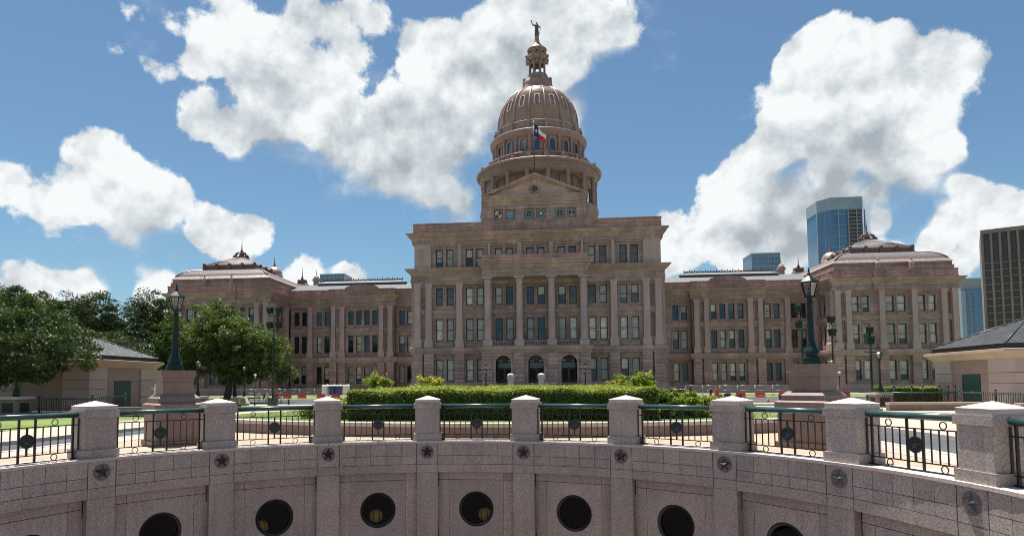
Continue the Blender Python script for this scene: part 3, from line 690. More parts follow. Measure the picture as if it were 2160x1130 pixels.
def posts():
    base = MB().box(-.425, .425, -.40, .40, 0, .205).mesh('post_base', M['fg'])
    mb = MB().box(-.37, .37, -.36, .36, .207, .97); shaft = mb.mesh('post_shaft', M['fg'])
    band = MB().box(-.415, .415, -.40, .40, .973, 1.143).mesh('post_band', M['fg'])
    mb = MB().box(-.375, .375, -.365, .365, 1.146, 1.25)
    q = [(-.385, -.375), (.385, -.375), (.385, .375), (-.385, .375)]; i = [mb.p(x, y, 1.252) for x, y in q]; t = mb.p(0, 0, 1.375)
    for k in range(4): mb.face(i[k], i[(k + 1) % 4], t)
    mb.face(*i[::-1]); cap = mb.mesh('post_cap', M['fgcap'])
    notes = ['beside the left lamp pedestal', 'between the left lamp pedestal and the hedge', 'in front of the left end of the hedge', 'in front of the hedge, left of the fountain of arches', 'in front of the middle of the hedge', 'in front of the right end of the hedge', 'left of the right lamp pedestal', 'right of the right lamp pedestal', 'nearest and largest at the right edge']
    for i in range(-1, 11):
        a = PH + ST * (i - 4); x, y, _ = polar(a, RP + 0.005, 0)
        if 0 <= i <= 8: lb = 'square pink granite railing post with pyramid cap, %s of nine' % (ORD[i] if i in (0, 8) else ORD[i] + ' from the left')
        else: lb = 'square pink granite railing post outside the %s edge of view' % ('left' if i < 0 else ['right', 'far right'][i - 9])
        p = thing('railing_post', lb, 'post', (x, y, 0), -a, 'granite posts around the rotunda')
        link('base', base, p); link('shaft', shaft, p); link('band', band, p); link('cap', cap, p)
posts()
def railings():
    H = 2 * RP * math.sin(ST / 2) / 2 - 0.37              # half length between two posts
    hr = MB().tube([(-H, 0, 1.05), (H, 0, 1.05)], 0.068, 14).mesh('handrail', M['green'])
    def bar(h0, h1, t): return MB().box(-t, t, -t, t, h0, h1).mesh('bar', M['iron'])
    thick = bar(0.03, 0.99, 0.020); short = bar(0.172, 0.808, 0.0105); mid1 = bar(0.172, 0.345, 0.018); mid2 = bar(0.655, 0.808, 0.018)
    rail = MB().box(-H, H, -.011, .011, 0, .022).mesh('thin_rail', M['iron']); low = MB().box(-H, H, -.02, .02, 0, .022).mesh('bottom_rail', M['iron'])
    rg = MB(); n = 20
    for k in range(n):
        t0, t1 = 2 * math.pi * k / n, 2 * math.pi * (k + 1) / n
        P = lambda t, r, y: (r * math.cos(t), y, r * math.sin(t))
        for (ra, ya), (rb, yb) in (((.077, -.008), (.062, -.008)), ((.062, -.008), (.062, .008)), ((.062, .008), (.077, .008)), ((.077, .008), (.077, -.008))): rg.quad(P(t0, ra, ya), P(t1, ra, ya), P(t1, rb, yb), P(t0, rb, yb))
    ring = rg.mesh('ring', M['iron']); dm = disc_mesh('medallion', 0.158, -0.02, 0.02, M['bronze']); sm = star_mesh('star', 0.125, 0.022, M['bronze'])
    foot = MB().box(-.09, .09, -.06, .06, 0.0, .17).mesh('foot_block', M['fg'])
    for i in range(-1, 10):
        a = PH + ST * (i - 3.5); x, y, _ = polar(a, RP * math.cos(ST / 2), 0)
        if i == -1: lb = 'green railed iron railing panel running off the left edge'
        elif i == 8: lb = 'green railed iron railing panel running off the right edge'
        elif i == 9: lb = 'green railed iron railing panel outside the right edge of view'
        else: lb = 'iron railing panel with green handrail and star medallion, %s full one from the left' % ['first', 'second', 'third', 'fourth', 'fifth', 'sixth', 'seventh', 'eighth'][i]
        p = thing('iron_railing', lb, 'railing', (x, y, 0), -a, 'railing panels around the rotunda')
        link('handrail', hr, p)
        for u in (-H + 0.012, -1.02, -.172, .172, 1.02, H - 0.012): link('post_bar', thick, p, (u, 0, 0))
        for s in (-1, 1):
            for k in range(4): link('bar', short, p, (s * (0.344 + 0.1695 * k), 0, 0))
            link('ring', ring, p, (s * 0.6, 0, 0.897)); link('ring', ring, p, (s * 0.6, 0, 0.094))
            link('foot_block', foot, p, (s * (H - 0.04), 0.12, 0))
        link('bar', mid1, p); link('bar', mid2, p)
        link('thin_rail', rail, p, (0, 0, .80)); link('thin_rail', rail, p, (0, 0, .166)); link('bottom_rail', low, p, (0, 0, .010))
        d = link('medallion', dm, p, (0, 0, .5)); link('star', sm, d, (0, -0.021, 0))
railings()
# ------------------------------------------------------------------ the capitol
CAP = thing('capitol_building', 'huge reddish granite domed capitol with portico, long wings and copper topped end pavilions', 'building', (0, 113.5, -0.5))
CO = tuple(CAP.location)
def front(Y0): return lambda u, d, z: (u, Y0 - d, z)
def side(X0, s): return lambda u, d, z: (X0 - s * d, u, z)      # wall facing -s*x, u runs along y
_wm = {}
def window(fn_pos, rz, w, h, style, par=CAP):
    """a sash window: dark frame with a meeting rail, glass, and a curtain behind it"""
    key = (round(w, 2), round(h, 2))
    if key not in _wm:
        t = 0.125; mb = MB()
        mb.box(-w / 2, -w / 2 + t, -.06, .06, 0, h); mb.box(w / 2 - t, w / 2, -.06, .06, 0, h); mb.box(-w / 2 + t, w / 2 - t, -.06, .06, 0, t * 1.3); mb.box(-w / 2 + t, w / 2 - t, -.06, .06, h - t, h)
        mb.box(-w / 2 + t, w / 2 - t, -.05, .05, h * .5 - .05, h * .5 + .05)
        pm = MB(); pm.quad((-w / 2 + t, .02, t), (w / 2 - t, .02, t), (w / 2 - t, .02, h - t), (-w / 2 + t, .02, h - t))
        bl = {}
        for f in (1.0, 0.5, 0.72):
            b = MB(); n = 18; pr = None
            for k in range(n + 1):
                u = -w / 2 + .02 + (w - .04) * k / n; y = .16 + .07 * math.sin(k * 2.4) + .02 * math.sin(k * 5.1)
                q = (b.p(u, y, h * (1 - f)), b.p(u, y, h - .02))
                if pr: b.face(pr[0], q[0], q[1], pr[1])
                pr = q
            bl[f] = b.mesh('curtain', M['blind'])
        sb = MB(); e = .28                                   # e: how far the sash sits behind the wall face
        i = [sb.p(u, -y - e, z) for y in (-.02, .10) for u, z in ((-w / 2 - .28, -.14), (-w / 2 - .28, h + .14), (w / 2 + .28, h + .14), (w / 2 + .28, -.14), (w / 2 + .03, -.14), (w / 2 + .03, h + .03), (-w / 2 - .03, h + .03), (-w / 2 - .03, -.14))]
        for q in ((8, 9, 14, 15), (9, 10, 13, 14), (10, 11, 12, 13), (0, 1, 9, 8), (1, 2, 10, 9), (2, 3, 11, 10), (7, 6, 14, 15), (6, 5, 13, 14), (5, 4, 12, 13)): sb.face(*[i[t] for t in q])
        sb.box(-w / 2 - .32, w / 2 + .32, -.18 - e, .02 - e, -.32, -.141)
        sb2 = MB()
        sb2.box(-w / 2 - .1, w / 2 + .1, -.06 - e, .02 - e, -.80, -.40)
        _wm[key] = (mb.mesh('window', M['sash']), pm.mesh('pane', M['pane']), bl, sb.mesh('surround', M['granite']), sb2.mesh('apron', M['rock']))
    me, pm, bl, sb, sb2 = _wm[key]
    o = link('window', me, par, tuple(a - b for a, b in zip(fn_pos, CO)), rz); link('pane', pm, o)
    if style: link('curtain', bl[style], o)
    link('surround', sb, o); link('apron', sb2, o)
    return o
_stones = []
def stone_mesh():
    if not _stones:
        for v in range(5):
            q = random.Random(50 + v); b = MB(); nu, nz = 5, 3; g = []
            for iz in range(nz + 1):
                row = []
                for iu in range(nu + 1):
                    edge = iu in (0, nu) or iz in (0, nz)
                    row.append(b.p(-.5 + iu / nu, (0.0 if edge else -q.uniform(.05, .15)), iz / nz))
                g.append(row)
            for iz in range(nz):
                for iu in range(nu): b.face(g[iz][iu], g[iz][iu + 1], g[iz + 1][iu + 1], g[iz + 1][iu])
            c = [b.p(-.5, .3, 0), b.p(.5, .3, 0), b.p(.5, .3, 1), b.p(-.5, .3, 1)]
            o = [g[0][0], g[0][nu], g[nz][nu], g[nz][0]]
            b.face(*g[0][::-1], c[0], c[1]); b.face(*g[nz], c[2], c[3]); b.face(*[r[0] for r in g], c[3], c[0]); b.face(*[r[nu] for r in g][::-1], c[1], c[2])
            _stones.append(b.mesh('stone', M['rock']))
    return rnd.choice(_stones)
def pier(fn, u, w, d, z0, z1, rz, courses=8, stones=True):
    """ground-floor pier of rock-faced courses"""
    mb = MB(fn); mb.box(u - w / 2 + .06, u + w / 2 - .06, -0.3, d - .12, z0, z1)
    c = fn(u, 0, z0); o = mb.build('pier', M['rock'], CAP)
    if not stones: 
        for k in range(courses):
            a = z0 + (z1 - z0) * k / courses; b = z0 + (z1 - z0) * (k + 1) / courses
        return o
    hs = [rnd.uniform(.85, 1.15) for _ in range(courses)]; t = sum(hs); z = z0
    for h in hs:
        hh = h / t * (z1 - z0)
        px, py, pz = fn(u, d, z + .01)
        s = link('stone', stone_mesh(), o, (px - CO[0], py - CO[1], pz - CO[2]), rz); s.scale = (w * rnd.choice((1, -1)), 1.0, hh - .035)
        z += hh
    return o
SW = dict(g=-0.7, pl=1.2, w1=(2.05, 6.2), bb=7.1, bt=8.4, w2=(9.55, 13.7), sp=(14.6, 15.45), w3=(16.3, 19.7), ar=20.85, cb=22.05, ct=23.25, pt=25.05)
SC = dict(g=-0.7, pl=1.95, w1=(2.25, 6.15), bb=7.1, bt=8.2, w2=(9.4, 13.4), sp=(14.3, 14.95), w3=(15.85, 19.05), ar=19.8, cb=21.3, ct=22.4, pt=22.42)
def style_pick(p_full, p_half):
    t = rnd.random(); return 1.0 if t < p_full else (0.5 if t < p_full + p_half * .6 else (0.72 if t < p_full + p_half else None))
REC = 0.32                                               # how far the window bays lie behind the plane of the pilasters
def segment(fn, rz, u0, u1, wins, pils, S, e0=0, e1=0, curt=((.35, .2), (.25, .2), (.1, .15)), niches=(), top=True, skip=(), piers=None, belt=True, arc_skip=None):
    ww = 1.3
    hs = []
    for u, w in wins:
        for k, key in enumerate(('w1', 'w2', 'w3')):
            if k in skip: continue
            hs.append((u - w / 2, u + w / 2, S[key][0], S[key][1]))
            q = fn(u, -.28 - REC, S[key][0]); window(q, rz, w, S[key][1] - S[key][0], style_pick(*curt[k]))
    mb = MB(fn); mb.holes(u0, u1, S['g'], S['ar'], hs, -REC, .35)
    mb.build('wall', M['granite'], CAP)
    mb = MB(fn); mb.prof([(-REC, S['g']), (.75, S['g']), (.75, S['pl'] - .55), (.55, S['pl'] - .4), (.55, S['pl']), (-REC, S['pl'])], u0, u1, e0, e1); mb.build('plinth', M['rock'], CAP)
    for u in (pils if piers is None else piers): pier(fn, u, 1.72, .42, S['pl'], S['bb'], rz)
    if belt:
        mb = MB(fn); a, b = S['bb'], S['bt']
        mb.prof([(-REC, a), (.38, a), (.42, a + .28), (.62, a + .42), (.70, a + .62), (.72, b - .06), (.5, b), (-REC, b)], u0, u1, e0, e1); mb.build('belt_course', M['cornice'], CAP)
    for u in pils:
        mb = MB(fn); b = S['bt']; a = S['ar']
        mb.box(u - .80, u + .80, -REC, .62, b, b + .2); mb.box(u - .76, u + .76, -REC, .58, b + .2, b + 1.15); mb.box(u - .72, u + .72, -REC, .55, b + 1.15, b + 1.3)
        mb.frustum(u - .70, u + .70, -REC, .54, b + 1.3, u - .56, u + .56, -REC, .44, b + 1.7); mb.box(u - .56, u + .56, -REC, .44, b + 1.7, b + 4.4)
        mb.box(u - .62, u + .62, -REC, .50, b + 4.4, b + 4.62); mb.box(u - .53, u + .53, -REC, .41, b + 4.62, a - 1.1)
        mb.box(u - .56, u + .56, -REC, .44, a - 1.1, a - .98); mb.frustum(u - .53, u + .53, -REC, .41, a - .98, u - .66, u + .66, -REC, .52, a - .22); mb.box(u - .70, u + .70, -REC, .55, a - .22, a)
        mb.build('pilaster', M['light'], CAP)
    ps = sorted([u0 - .5] + list(pils) + [u1 + .5])
    for a, b in zip(ps, ps[1:]):
        x0, x1 = max(u0, a + .56), min(u1, b - .56)
        if x1 - x0 < .15: continue
        z0, z1 = S['sp']; h = (z1 - z0); mb = MB(fn)
        mb.prof([(-REC, z0), (-.08, z0), (-.06, z0 + h * .4), (.05, z0 + h * .55), (.07, z1), (-REC, z1 + .05)], x0, x1)
        mb.build('spandrel_band', M['cornice'], CAP); mb = MB(fn)
        mb.prof([(-REC, S['ar'] - .42), (.0, S['ar'] - .25), (.30, S['ar'] - .25), (.30, S['ar']), (-REC, S['ar'])], x0, x1)
        mb.build('bay_head', M['granite'], CAP)
    for u in niches:
        mb = MB(fn); z1 = S['ar'] - .75
        mb.holes(u - .5, u + .5, S['bt'], S['ar'], [(u - .32, u + .32, S['sp'][1] + .2, z1), (u - .32, u + .32, S['bt'] + 1.6, S['sp'][0] - .2)], .10, .2)
        n = 8; pr = None
        for sx in (-1, 1):
            for k in range(n):
                t0, t1 = math.pi / 2 * k / n, math.pi / 2 * (k + 1) / n
                mb.face(*[mb.p(*q) for q in ((u + sx * .32 * math.cos(t0), .101, z1 - .32 + .32 * math.sin(t0)), (u + sx * .32 * math.cos(t1), .101, z1 - .32 + .32 * math.sin(t1)), (u + sx * .33, .101, z1 + .005))])
        mb.build('niche', M['granite'], CAP)
    if top: entablature(fn, u0, u1, e0, e1, S)
def entablature(fn, u0, u1, e0, e1, S, par=True, off=0.0):
    a, c0, c1, p = S['ar'], S['cb'], S['ct'], S['pt']; o = off
    mb = MB(fn); mb.prof([(-.3, a), (.42 + o, a), (.42 + o, a + .35), (.50 + o, a + .37), (.50 + o, a + .62), (.40 + o, a + .66), (.40 + o, c0), (-.3, c0)], u0, u1, e0, e1); mb.build('architrave', M['granite'], CAP)
    h = c1 - c0
    mb = MB(fn); mb.prof([(-.3, c0), (.46 + o, c0), (.55 + o, c0 + h * .22), (.68 + o, c0 + h * .26), (.80 + o, c0 + h * .48), (1.12 + o, c0 + h * .56), (1.18 + o, c0 + h * .8), (1.38 + o, c0 + h * .86), (1.42 + o, c1), (-.3, c1 + .12)], u0, u1, e0, e1); mb.build('cornice', M['cornice'], CAP)
    if par and p > c1 + .3:
        mb = MB(fn); z = c1
        mb.prof([(-.3, z + .12), (.36 + o, z + .12), (.36 + o, z + .35), (.28 + o, z + .37), (.28 + o, p - .18), (.36 + o, p - .16), (.36 + o, p), (-.3, p)], u0, u1, e0, e1)
        n = max(1, int((u1 - u0) / 4.2)); L = (u1 - u0) / n
        for k in range(n):
            x0 = u0 + L * k + .25; x1 = u0 + L * (k + 1) - .25; hm = (z + .37 + p - .18) / 2; hh = (p - z - .55) / 2
            for (ya, yb) in ((hm + .06, hm + hh * .86), (hm - hh * .86, hm - .04)):
                mb.box(x0, (x0 + x1) / 2 - .28, .2 + o, .33 + o, ya, yb); mb.box((x0 + x1) / 2 + .28, x1, .2 + o, .33 + o, ya, yb)
            mb.sphere(((x0 + x1) / 2, .3 + o, hm + hh * .4), .13, 8, 5)
        mb.build('parapet', M['parapet'], CAP)
    return
def core(x0, x1, y0, y1, z0, z1):
    MB().box(x0, x1, y0, y1, z0, z1).build('interior', M['core'], CAP)
# ---- centre block
YC = 113.5
fC = front(YC); bays = [-16.34, -10.88, -5.6, 0.0, 5.6, 10.88, 16.34]
wC = [(c + s * .97, 1.3) for c in bays for s in (-1, 1)]
lw = [w for w in wC if abs(w[0]) > 7.5]
segment(fC, 0, -22.0, 22.0, wC, [-21.25, -19.2, -13.62, 13.62, 19.2, 21.25], SC, 1, 1, curt=((.6, .15), (.65, .15), (.25, .1)), niches=(-20.22, 20.22), top=False, piers=[-21.2, -19.15, -13.62, 13.62, 19.15, 21.2])
entablature(fC, -22.0, 22.0, 1, 1, SC, par=False)
# attic storey
AZ = (22.86, 26.0); hs = []; REC4 = .15
for u, w in wC:
    hs.append((u - .65, u + .65, *AZ)); window(fC(u, -.28 - REC4, AZ[0]), 0, 1.3, AZ[1] - AZ[0], style_pick(.5, .3))
mb = MB(fC); mb.holes(-21.75, 21.75, 22.4, 26.9, hs, -REC4, .35); mb.build('wall', M['granite'], CAP)
for a, b in zip([-21.75] + [c for c in bays], [c for c in bays] + [21.75]):
    x0 = a + (2.45 if a > -21 else 0); x1 = b - (2.45 if b < 21 else 0)
    mb = MB(fC); mb.box(x0, x1, -.2, .32, 23.25, 26.9); mb.box(x0 - .04, x1 + .04, -.02, .40, 22.42, 23.25); mb.build('attic_pier', M['light'], CAP)
for c in bays: mb = MB(fC); mb.box(c - .22, c + .22, -.2, .05, 22.42, 26.48); mb.box(c - 2.4, c + 2.4, -.2, .18, 26.48, 26.9); mb.build('attic_mullion', M['granite'], CAP)
for s in (-1, 1): mb = MB(fC); mb.box(s * 20.6 - .62, s * 20.6 + .62, .30, .345, 24.0, 26.1); mb.build('attic_panel', M['rock'], CAP)
SA = dict(ar=26.9, cb=27.55, ct=28.8, pt=30.75)
entablature(fC, -21.75, 21.75, 1, 1, SA)
# flanks of the centre block, seen at a slant
for s in (-1, 1):
    f2 = side(s * 22.0, -s)
    ws = [(YC + 5 + 5.2 * k + t, 1.3) for k in range(6) for t in (-.97, .97)]; us = [YC + 1.0, YC + 2.6] + [YC + 7.6 + 5.2 * k for k in range(6)]
    segment(f2, math.pi / 2 * s, YC, 152.4, ws, us, SC, 1, 0, top=False)
    entablature(f2, YC, 152.4, 1, 0, SC, par=False)
    f3 = side(s * 21.75, -s)
    mb = MB(f3); mb.quad((YC, .1, 22.4), (152.4, .1, 22.4), (152.4, .1, 26.9), (YC, .1, 26.9)); mb.build('wall', M['granite'], CAP)
    entablature(f3, YC, 152.4, 1, 0, SA)
core(-21.2, 21.2, YC + .9, 200, -.6, 26.5)
mb = MB(); mb.box(-21.6, 21.6, YC + .4, 198, 26.6, 29.2); mb.build('flat_roof', M['asphalt'], CAP)
# ---- portico
YP = 110.3
fP = front(YP)
cols = [-8.3, -2.79, 2.79, 8.3]
mb = MB(); mb.box(-9.15, 9.15, YP - .6, YC - .1, -.7, 0.55); mb.box(-8.9, 8.9, YP - .3, YC - .1, .55, .75); mb.build('portico_floor', M['rock'], CAP)
for u, w in ((-8.45, 1.75), (-2.85, 1.72), (2.85, 1.72), (8.45, 1.75)):
    pier(fP, u, w, .12, .55, 7.1, 0, 9); MB().box(u - w / 2 + .05, u + w / 2 - .05, YP, YP + 1.0, .5, 7.1).build('pier_core', M['rock'], CAP)
for s in (-1, 1): MB().box(s * 8.9 - .35, s * 8.9 + .35, YP + 1.0, YC, .5, 7.1).build('portico_side_wall', M['granite'], CAP)
for c in (-5.63, 0, 5.63):
    mb = MB(); n = 18; r = 1.36; sp_ = 5.25; y0, y1 = YP + .12, YP + .75; x0, x1 = c - 2.05, c + 2.05
    for y in (y0, y1):
        P = [(c + r * math.cos(math.pi * k / n), sp_ + r * math.sin(math.pi * k / n)) for k in range(n + 1)]
        for (xa, za), (xb, zb) in zip(P, P[1:]): mb.quad((xa, y, za), (xb, y, zb), (xb, y, 7.12), (xa, y, 7.12))
        for s in (-1, 1):
            a, b = sorted((c + s * r, c + s * 2.05)); mb.quad((a, y, .5), (b, y, .5), (b, y, 7.12), (a, y, 7.12))
    for (xa, za), (xb, zb) in zip(P, P[1:]): mb.quad((xa, y0, za), (xb, y0, zb), (xb, y1, zb), (xa, y1, za))
    for s in (-1, 1): mb.quad((c + s * r, y0, .5), (c + s * r, y1, .5), (c + s * r, y1, sp_), (c + s * r, y0, sp_))
    mb.build('arch', M['granite'], CAP)
    mb = MB()                                              # moulded ring and imposts
    for k in range(n):
        t0, t1 = math.pi * k / n, math.pi * (k + 1) / n
        for ra, rb, ya in ((r + .0, r + .26, y0 - .07),):
            mb.quad(*[(c + q * math.cos(t), ya, sp_ + q * math.sin(t)) for q, t in ((ra, t0), (ra, t1), (rb, t1), (rb, t0))]); mb.quad(*[(c + rb * math.cos(t), yy, sp_ + rb * math.sin(t)) for t, yy in ((t0, ya), (t1, ya), (t1, y0), (t0, y0))])
            mb.quad(*[(c + ra * math.cos(t), yy, sp_ + ra * math.sin(t)) for t, yy in ((t0, ya), (t1, ya), (t1, y0 + .01), (t0, y0 + .01))])
    for s in (-1, 1):
        a, b = sorted((c + s * (r - .10), c + s * 2.0)); mb.box(a, b, y0 - .12, y1 + .02, sp_ - .25, sp_); mb.box(min(c + s * (r - .03), c + s * 1.7), max(c + s * (r - .03), c + s * 1.7), y0 - .04, y1 + .01, .55, sp_ - .25)
    mb.build('arch_moulding', M['granite'], CAP)
    dr = MB().box(c - 1.25, c + 1.25, YC - .12, YC + .1, .5, 5.6).build('door', M['door'], CAP)
    for s in (-1, 1):
        for (za, zb) in ((.8, 2.2), (2.45, 4.3)): MB().box(c + s * .62 - .45, c + s * .62 + .45, YC - .16, YC - .11, za, zb).build('door_panel', M['core'], dr, org=CO)
    MB().box(c - 1.2, c + 1.2, YC - .15, YC - .11, 4.55, 5.4).build('transom', M['pane'], dr, org=CO)
mb = MB(); mb.quad((-9.0, YP + .8, 7.0), (9.0, YP + .8, 7.0), (9.0, YC, 7.0), (-9.0, YC, 7.0)); mb.build('portico_ceiling', M['granite'], CAP)
mb = MB(fP); mb.prof([(-3.1, 7.1), (.22, 7.1), (.25, 7.35), (.45, 7.5), (.55, 7.75), (.60, 8.15), (.4, 8.25), (-3.1, 8.25)], -9.2, 9.2, 1, 1); mb.build('portico_ledge', M['cornice'], CAP)
for u in cols:
    mb = MB(); y = YP + .55
    mb.box(u - .82, u + .82, y - .82, y + .82, 8.25, 9.0); mb.box(u - .88, u + .88, y - .88, y + .88, 9.0, 9.2)
    mb.lathe([(.78, 9.2), (.80, 9.35), (.70, 9.5), (.66, 9.62), (.63, 9.7), (.63, 12.4), (.69, 12.42), (.69, 12.62), (.60, 12.64), (.55, 18.9), (.60, 18.95), (.60, 19.05), (.56, 19.1), (.60, 19.5), (.78, 20.0)], 18, u, y)
    mb.box(u - .90, u + .90, y - .90, y + .90, 20.0, 20.28); mb.build('column', M['light'], CAP)
    mb = MB(fC); mb.box(u - .56, u + .56, -REC, .34, 8.25, 19.2); mb.frustum(u - .56, u + .56, -REC, .34, 19.2, u - .7, u + .7, 0, .46, 19.8); mb.box(u - .75, u + .75, 0, .5, 8.25, 9.5); mb.build('pilaster', M['granite'], CAP)
for a, b in zip(cols, cols[1:]):
    mb = MB(); y = YP + .35; mb.box(a + .9, b - .9, y, y + .35, 9.0, 9.18); mb.box(a + .9, b - .9, y, y + .35, 8.26, 8.4)
    n = 13
    for k in range(n):
        u = a + 1.05 + (b - a - 2.1) * k / (n - 1); mb.lathe([(.09, 8.4), (.12, 8.6), (.06, 8.82), (.10, 9.0)], 6, u, y + .17)
    mb.build('balustrade', M['granite'], CAP)
mb = MB(fP); mb.prof([(-3.0, 20.28), (.12, 20.28), (.12, 20.65), (.2, 20.67), (.2, 20.95), (.1, 21.0), (.1, 21.65), (-3.0, 21.65)], -9.0, 9.0, 1, 1); mb.build('portico_architrave', M['granite'], CAP)
mb = MB(fP); mb.prof([(-3.0, 21.65), (.16, 21.65), (.3, 21.9), (.42, 21.95), (.55, 22.3), (.82, 22.42), (.86, 22.8), (1.05, 22.9), (1.08, 23.12), (-3.0, 23.3)], -9.0, 9.0, 1, 1); mb.build('portico_cornice', M['cornice'], CAP)
mb = MB(fP); mb.prof([(-.5, 23.2), (.1, 23.2), (.1, 23.9), (.16, 23.9), (.16, 24.08), (-.5, 24.08)], -9.0, 9.0, 0, 0)
for u in cols: mb.box(u - .8, u + .8, .1, .26, 23.22, 24.15)
mb.build('portico_parapet', M['parapet'], CAP)
# ---- pediment block with round medallions
YB = 114.3; fB = front(YB)
mb = MB(); mb.box(-8.95, 8.95, YB + .25, YB + 9, 29.0, 34.3); mb.build('pediment_block', M['granite'], CAP)
mb = MB(fB); cs = [-6.58, -4.46, -1.07, 1.07, 4.46, 6.58]
mb.holes(-8.95, 8.95, 30.75, 34.3, [(c - .86, c + .86, 31.35, 33.15) for c in cs], 0.0, .2); mb.prof([(0, 30.75), (.3, 30.75), (.25, 31.1), (0, 31.12)], -8.95, 8.95, 1, 1)
for x in (-7.95, 7.95, -2.77, 2.77): mb.box(x - .55 if abs(x) > 5 else x - .62, x + .55 if abs(x) > 5 else x + .62, 0, .12, 31.1, 33.6)
for c in cs:
    for s in (-1, 1): mb.box(c + s * .95 - .09, c + s * .95 + .09, 0, .09, 31.3, 33.2)
    mb.box(c - 1.04, c + 1.04, 0, .09, 33.17, 33.33); mb.box(c - 1.04, c + 1.04, 0, .09, 31.17, 31.33)
for s in (-1, 1):                                          # scrolled brackets at both ends
    i = [mb.p(s * 8.95, d, z) for d, z in ((-.6, 30.75), (0, 30.75))]
    pts = [(8.95, 30.75), (9.9, 30.75), (9.75, 31.3), (9.3, 31.7), (9.12, 32.3), (9.05, 33.2), (8.95, 33.2)]
    a = [mb.p(s * x, -.05, z) for x, z in pts]; b = [mb.p(s * x, -.7, z) for x, z in pts]; mb.face(*a); mb.face(*b[::-1])
    for k in range(len(pts)): mb.face(a[k], a[(k + 1) % len(pts)], b[(k + 1) % len(pts)], b[k])
mb.build('medallion_wall', M['granite'], CAP)
md = {}
def medallion(k, c):
    cols_ = [((.62, .60, .56), (.10, .02, .03), 'q'), ((.13, .26, .38), (.5, .55, .55), 'f'), ((.12, .17, .18), (.03, .045, .05), 'e'), ((.16, .22, .24), (.6, .62, .62), 's'), ((.13, .18, .20), (.02, .03, .03), 'w'), ((.15, .18, .20), (.55, .55, .54), 'd')][k]
    o = link('medallion', disc_mesh('medallion', .72, -.03, .1, paint('seal_ground_%d' % k, cols_[0], .5)), CAP, (c - CO[0], YB + .12 - CO[1], 32.25 - CO[2]))
    rim = MB(); n = 28
    for j in range(n):
        t0, t1 = 2 * math.pi * j / n, 2 * math.pi * (j + 1) / n; rim.quad(*[(q * math.cos(t), y, q * math.sin(t)) for q, t, y in ((.64, t0, -.055), (.64, t1, -.055), (.73, t1, -.03), (.73, t0, -.03))])
    link('rim', rim.mesh('rim', M['glass_pale'] if k else M['granite']), o)
    f = paint('seal_mark_%d' % k, cols_[1], .5); mb = MB(); t = cols_[2]; y = -.045
    def pie(a0, a1, r0, r1, n=8):
        for j in range(n):
            p, q = a0 + (a1 - a0) * j / n, a0 + (a1 - a0) * (j + 1) / n; mb.quad(*[(r * math.cos(v), y, r * math.sin(v)) for r, v in ((r0, p), (r0, q), (r1, q), (r1, p))])
    if t == 'q': pie(0, math.pi / 2, .02, .62); pie(math.pi, 1.5 * math.pi, .02, .62); pie(1.9, 2.7, .2, .35); pie(5.0, 5.8, .2, .35)
    elif t == 'f':
        for x, z in ((-.25, .18), (.25, .18), (0, -.25)): mb.quad((x - .06, y, z), (x, y, z - .2), (x + .06, y, z), (x, y, z + .17)); mb.quad((x - .14, y, z + .04), (x, y, z - .05), (x + .14, y, z + .04), (x, y, z + .01))
    elif t == 'e': pie(.3, 2.6, .15, .5); pie(3.3, 4.3, .1, .5); pie(5.0, 6.0, .15, .5)
    elif t == 's': mb.face(*[mb.p(x * .36, y, z * .36) for x, z in STARS5])
    elif t == 'w': pie(.2, 1.3, .2, .52); pie(1.8, 2.9, .2, .52); pie(3.4, 4.4, .2, .52); pie(5.0, 6.0, .2, .52)
    else: mb.quad((-.1, y, -.45), (.1, y, -.45), (.13, y, .2), (-.13, y, .2)); pie(0, 6.28, .0, .15); 
    link('emblem', mb.mesh('emblem', f), o)
    if t == 'd':
        mb = MB(); pie(-.6, .75, .2, .52); pie(2.4, 3.75, .2, .52); link('emblem', mb.mesh('emblem', M['iron']), o)
    if t == 's':
        mb = MB(); pie(0, 6.28, .40, .52, 20); link('emblem', mb.mesh('emblem', M['iron']), o)
for k, c in enumerate(cs): medallion(k, c)
mb = MB(fB); mb.prof([(-.3, 34.3), (.12, 34.3), (.2, 34.5), (.34, 34.6), (.42, 34.95), (.62, 35.05), (.68, 35.35), (.8, 35.4), (.82, 35.62), (-.3, 35.66)], -8.85, 8.85, 1, 1); mb.prof([(0, 33.85), (.16, 33.85), (.16, 34.25), (0, 34.3)], -8.95, 8.95, 1, 1); mb.build('pediment_cornice', M['cornice'], CAP)
mb = MB(); X, Z0, Z1 = 9.62, 35.64, 39.55                   # raking cornice and tympanum
for s in (-1, 1):
    for (y0, y1, off, th) in ((YB - .82, YB + 9, 0, .42), (YB - .5, YB + .3, .42, .35), (YB - .25, YB + .3, .77, .3)):
        sl_ = (Z1 - Z0) / X
        i = [mb.p(s * x, y, z) for y in (y0, y1) for x, z in ((X - .25 * off, Z0), (0, Z1 - off), (0, Z1 - off - th), (X - th / sl_ - .25 * off, Z0))]
        for q in ((0, 1, 2, 3), (4, 7, 6, 5), (0, 4, 5, 1), (3, 2, 6, 7), (0, 3, 7, 4)): mb.face(*[i[t] for t in q])
mb.build('raking_cornice', M['cornice'], CAP)
mb = MB(); mb.face(*[mb.p(*q) for q in ((-9, YB + .02, Z0 - .1), (9, YB + .02, Z0 - .1), (0, YB + .02, Z1 - .3))]); mb.build('tympanum', M['rock'], CAP)
mb = MB(); n = 28
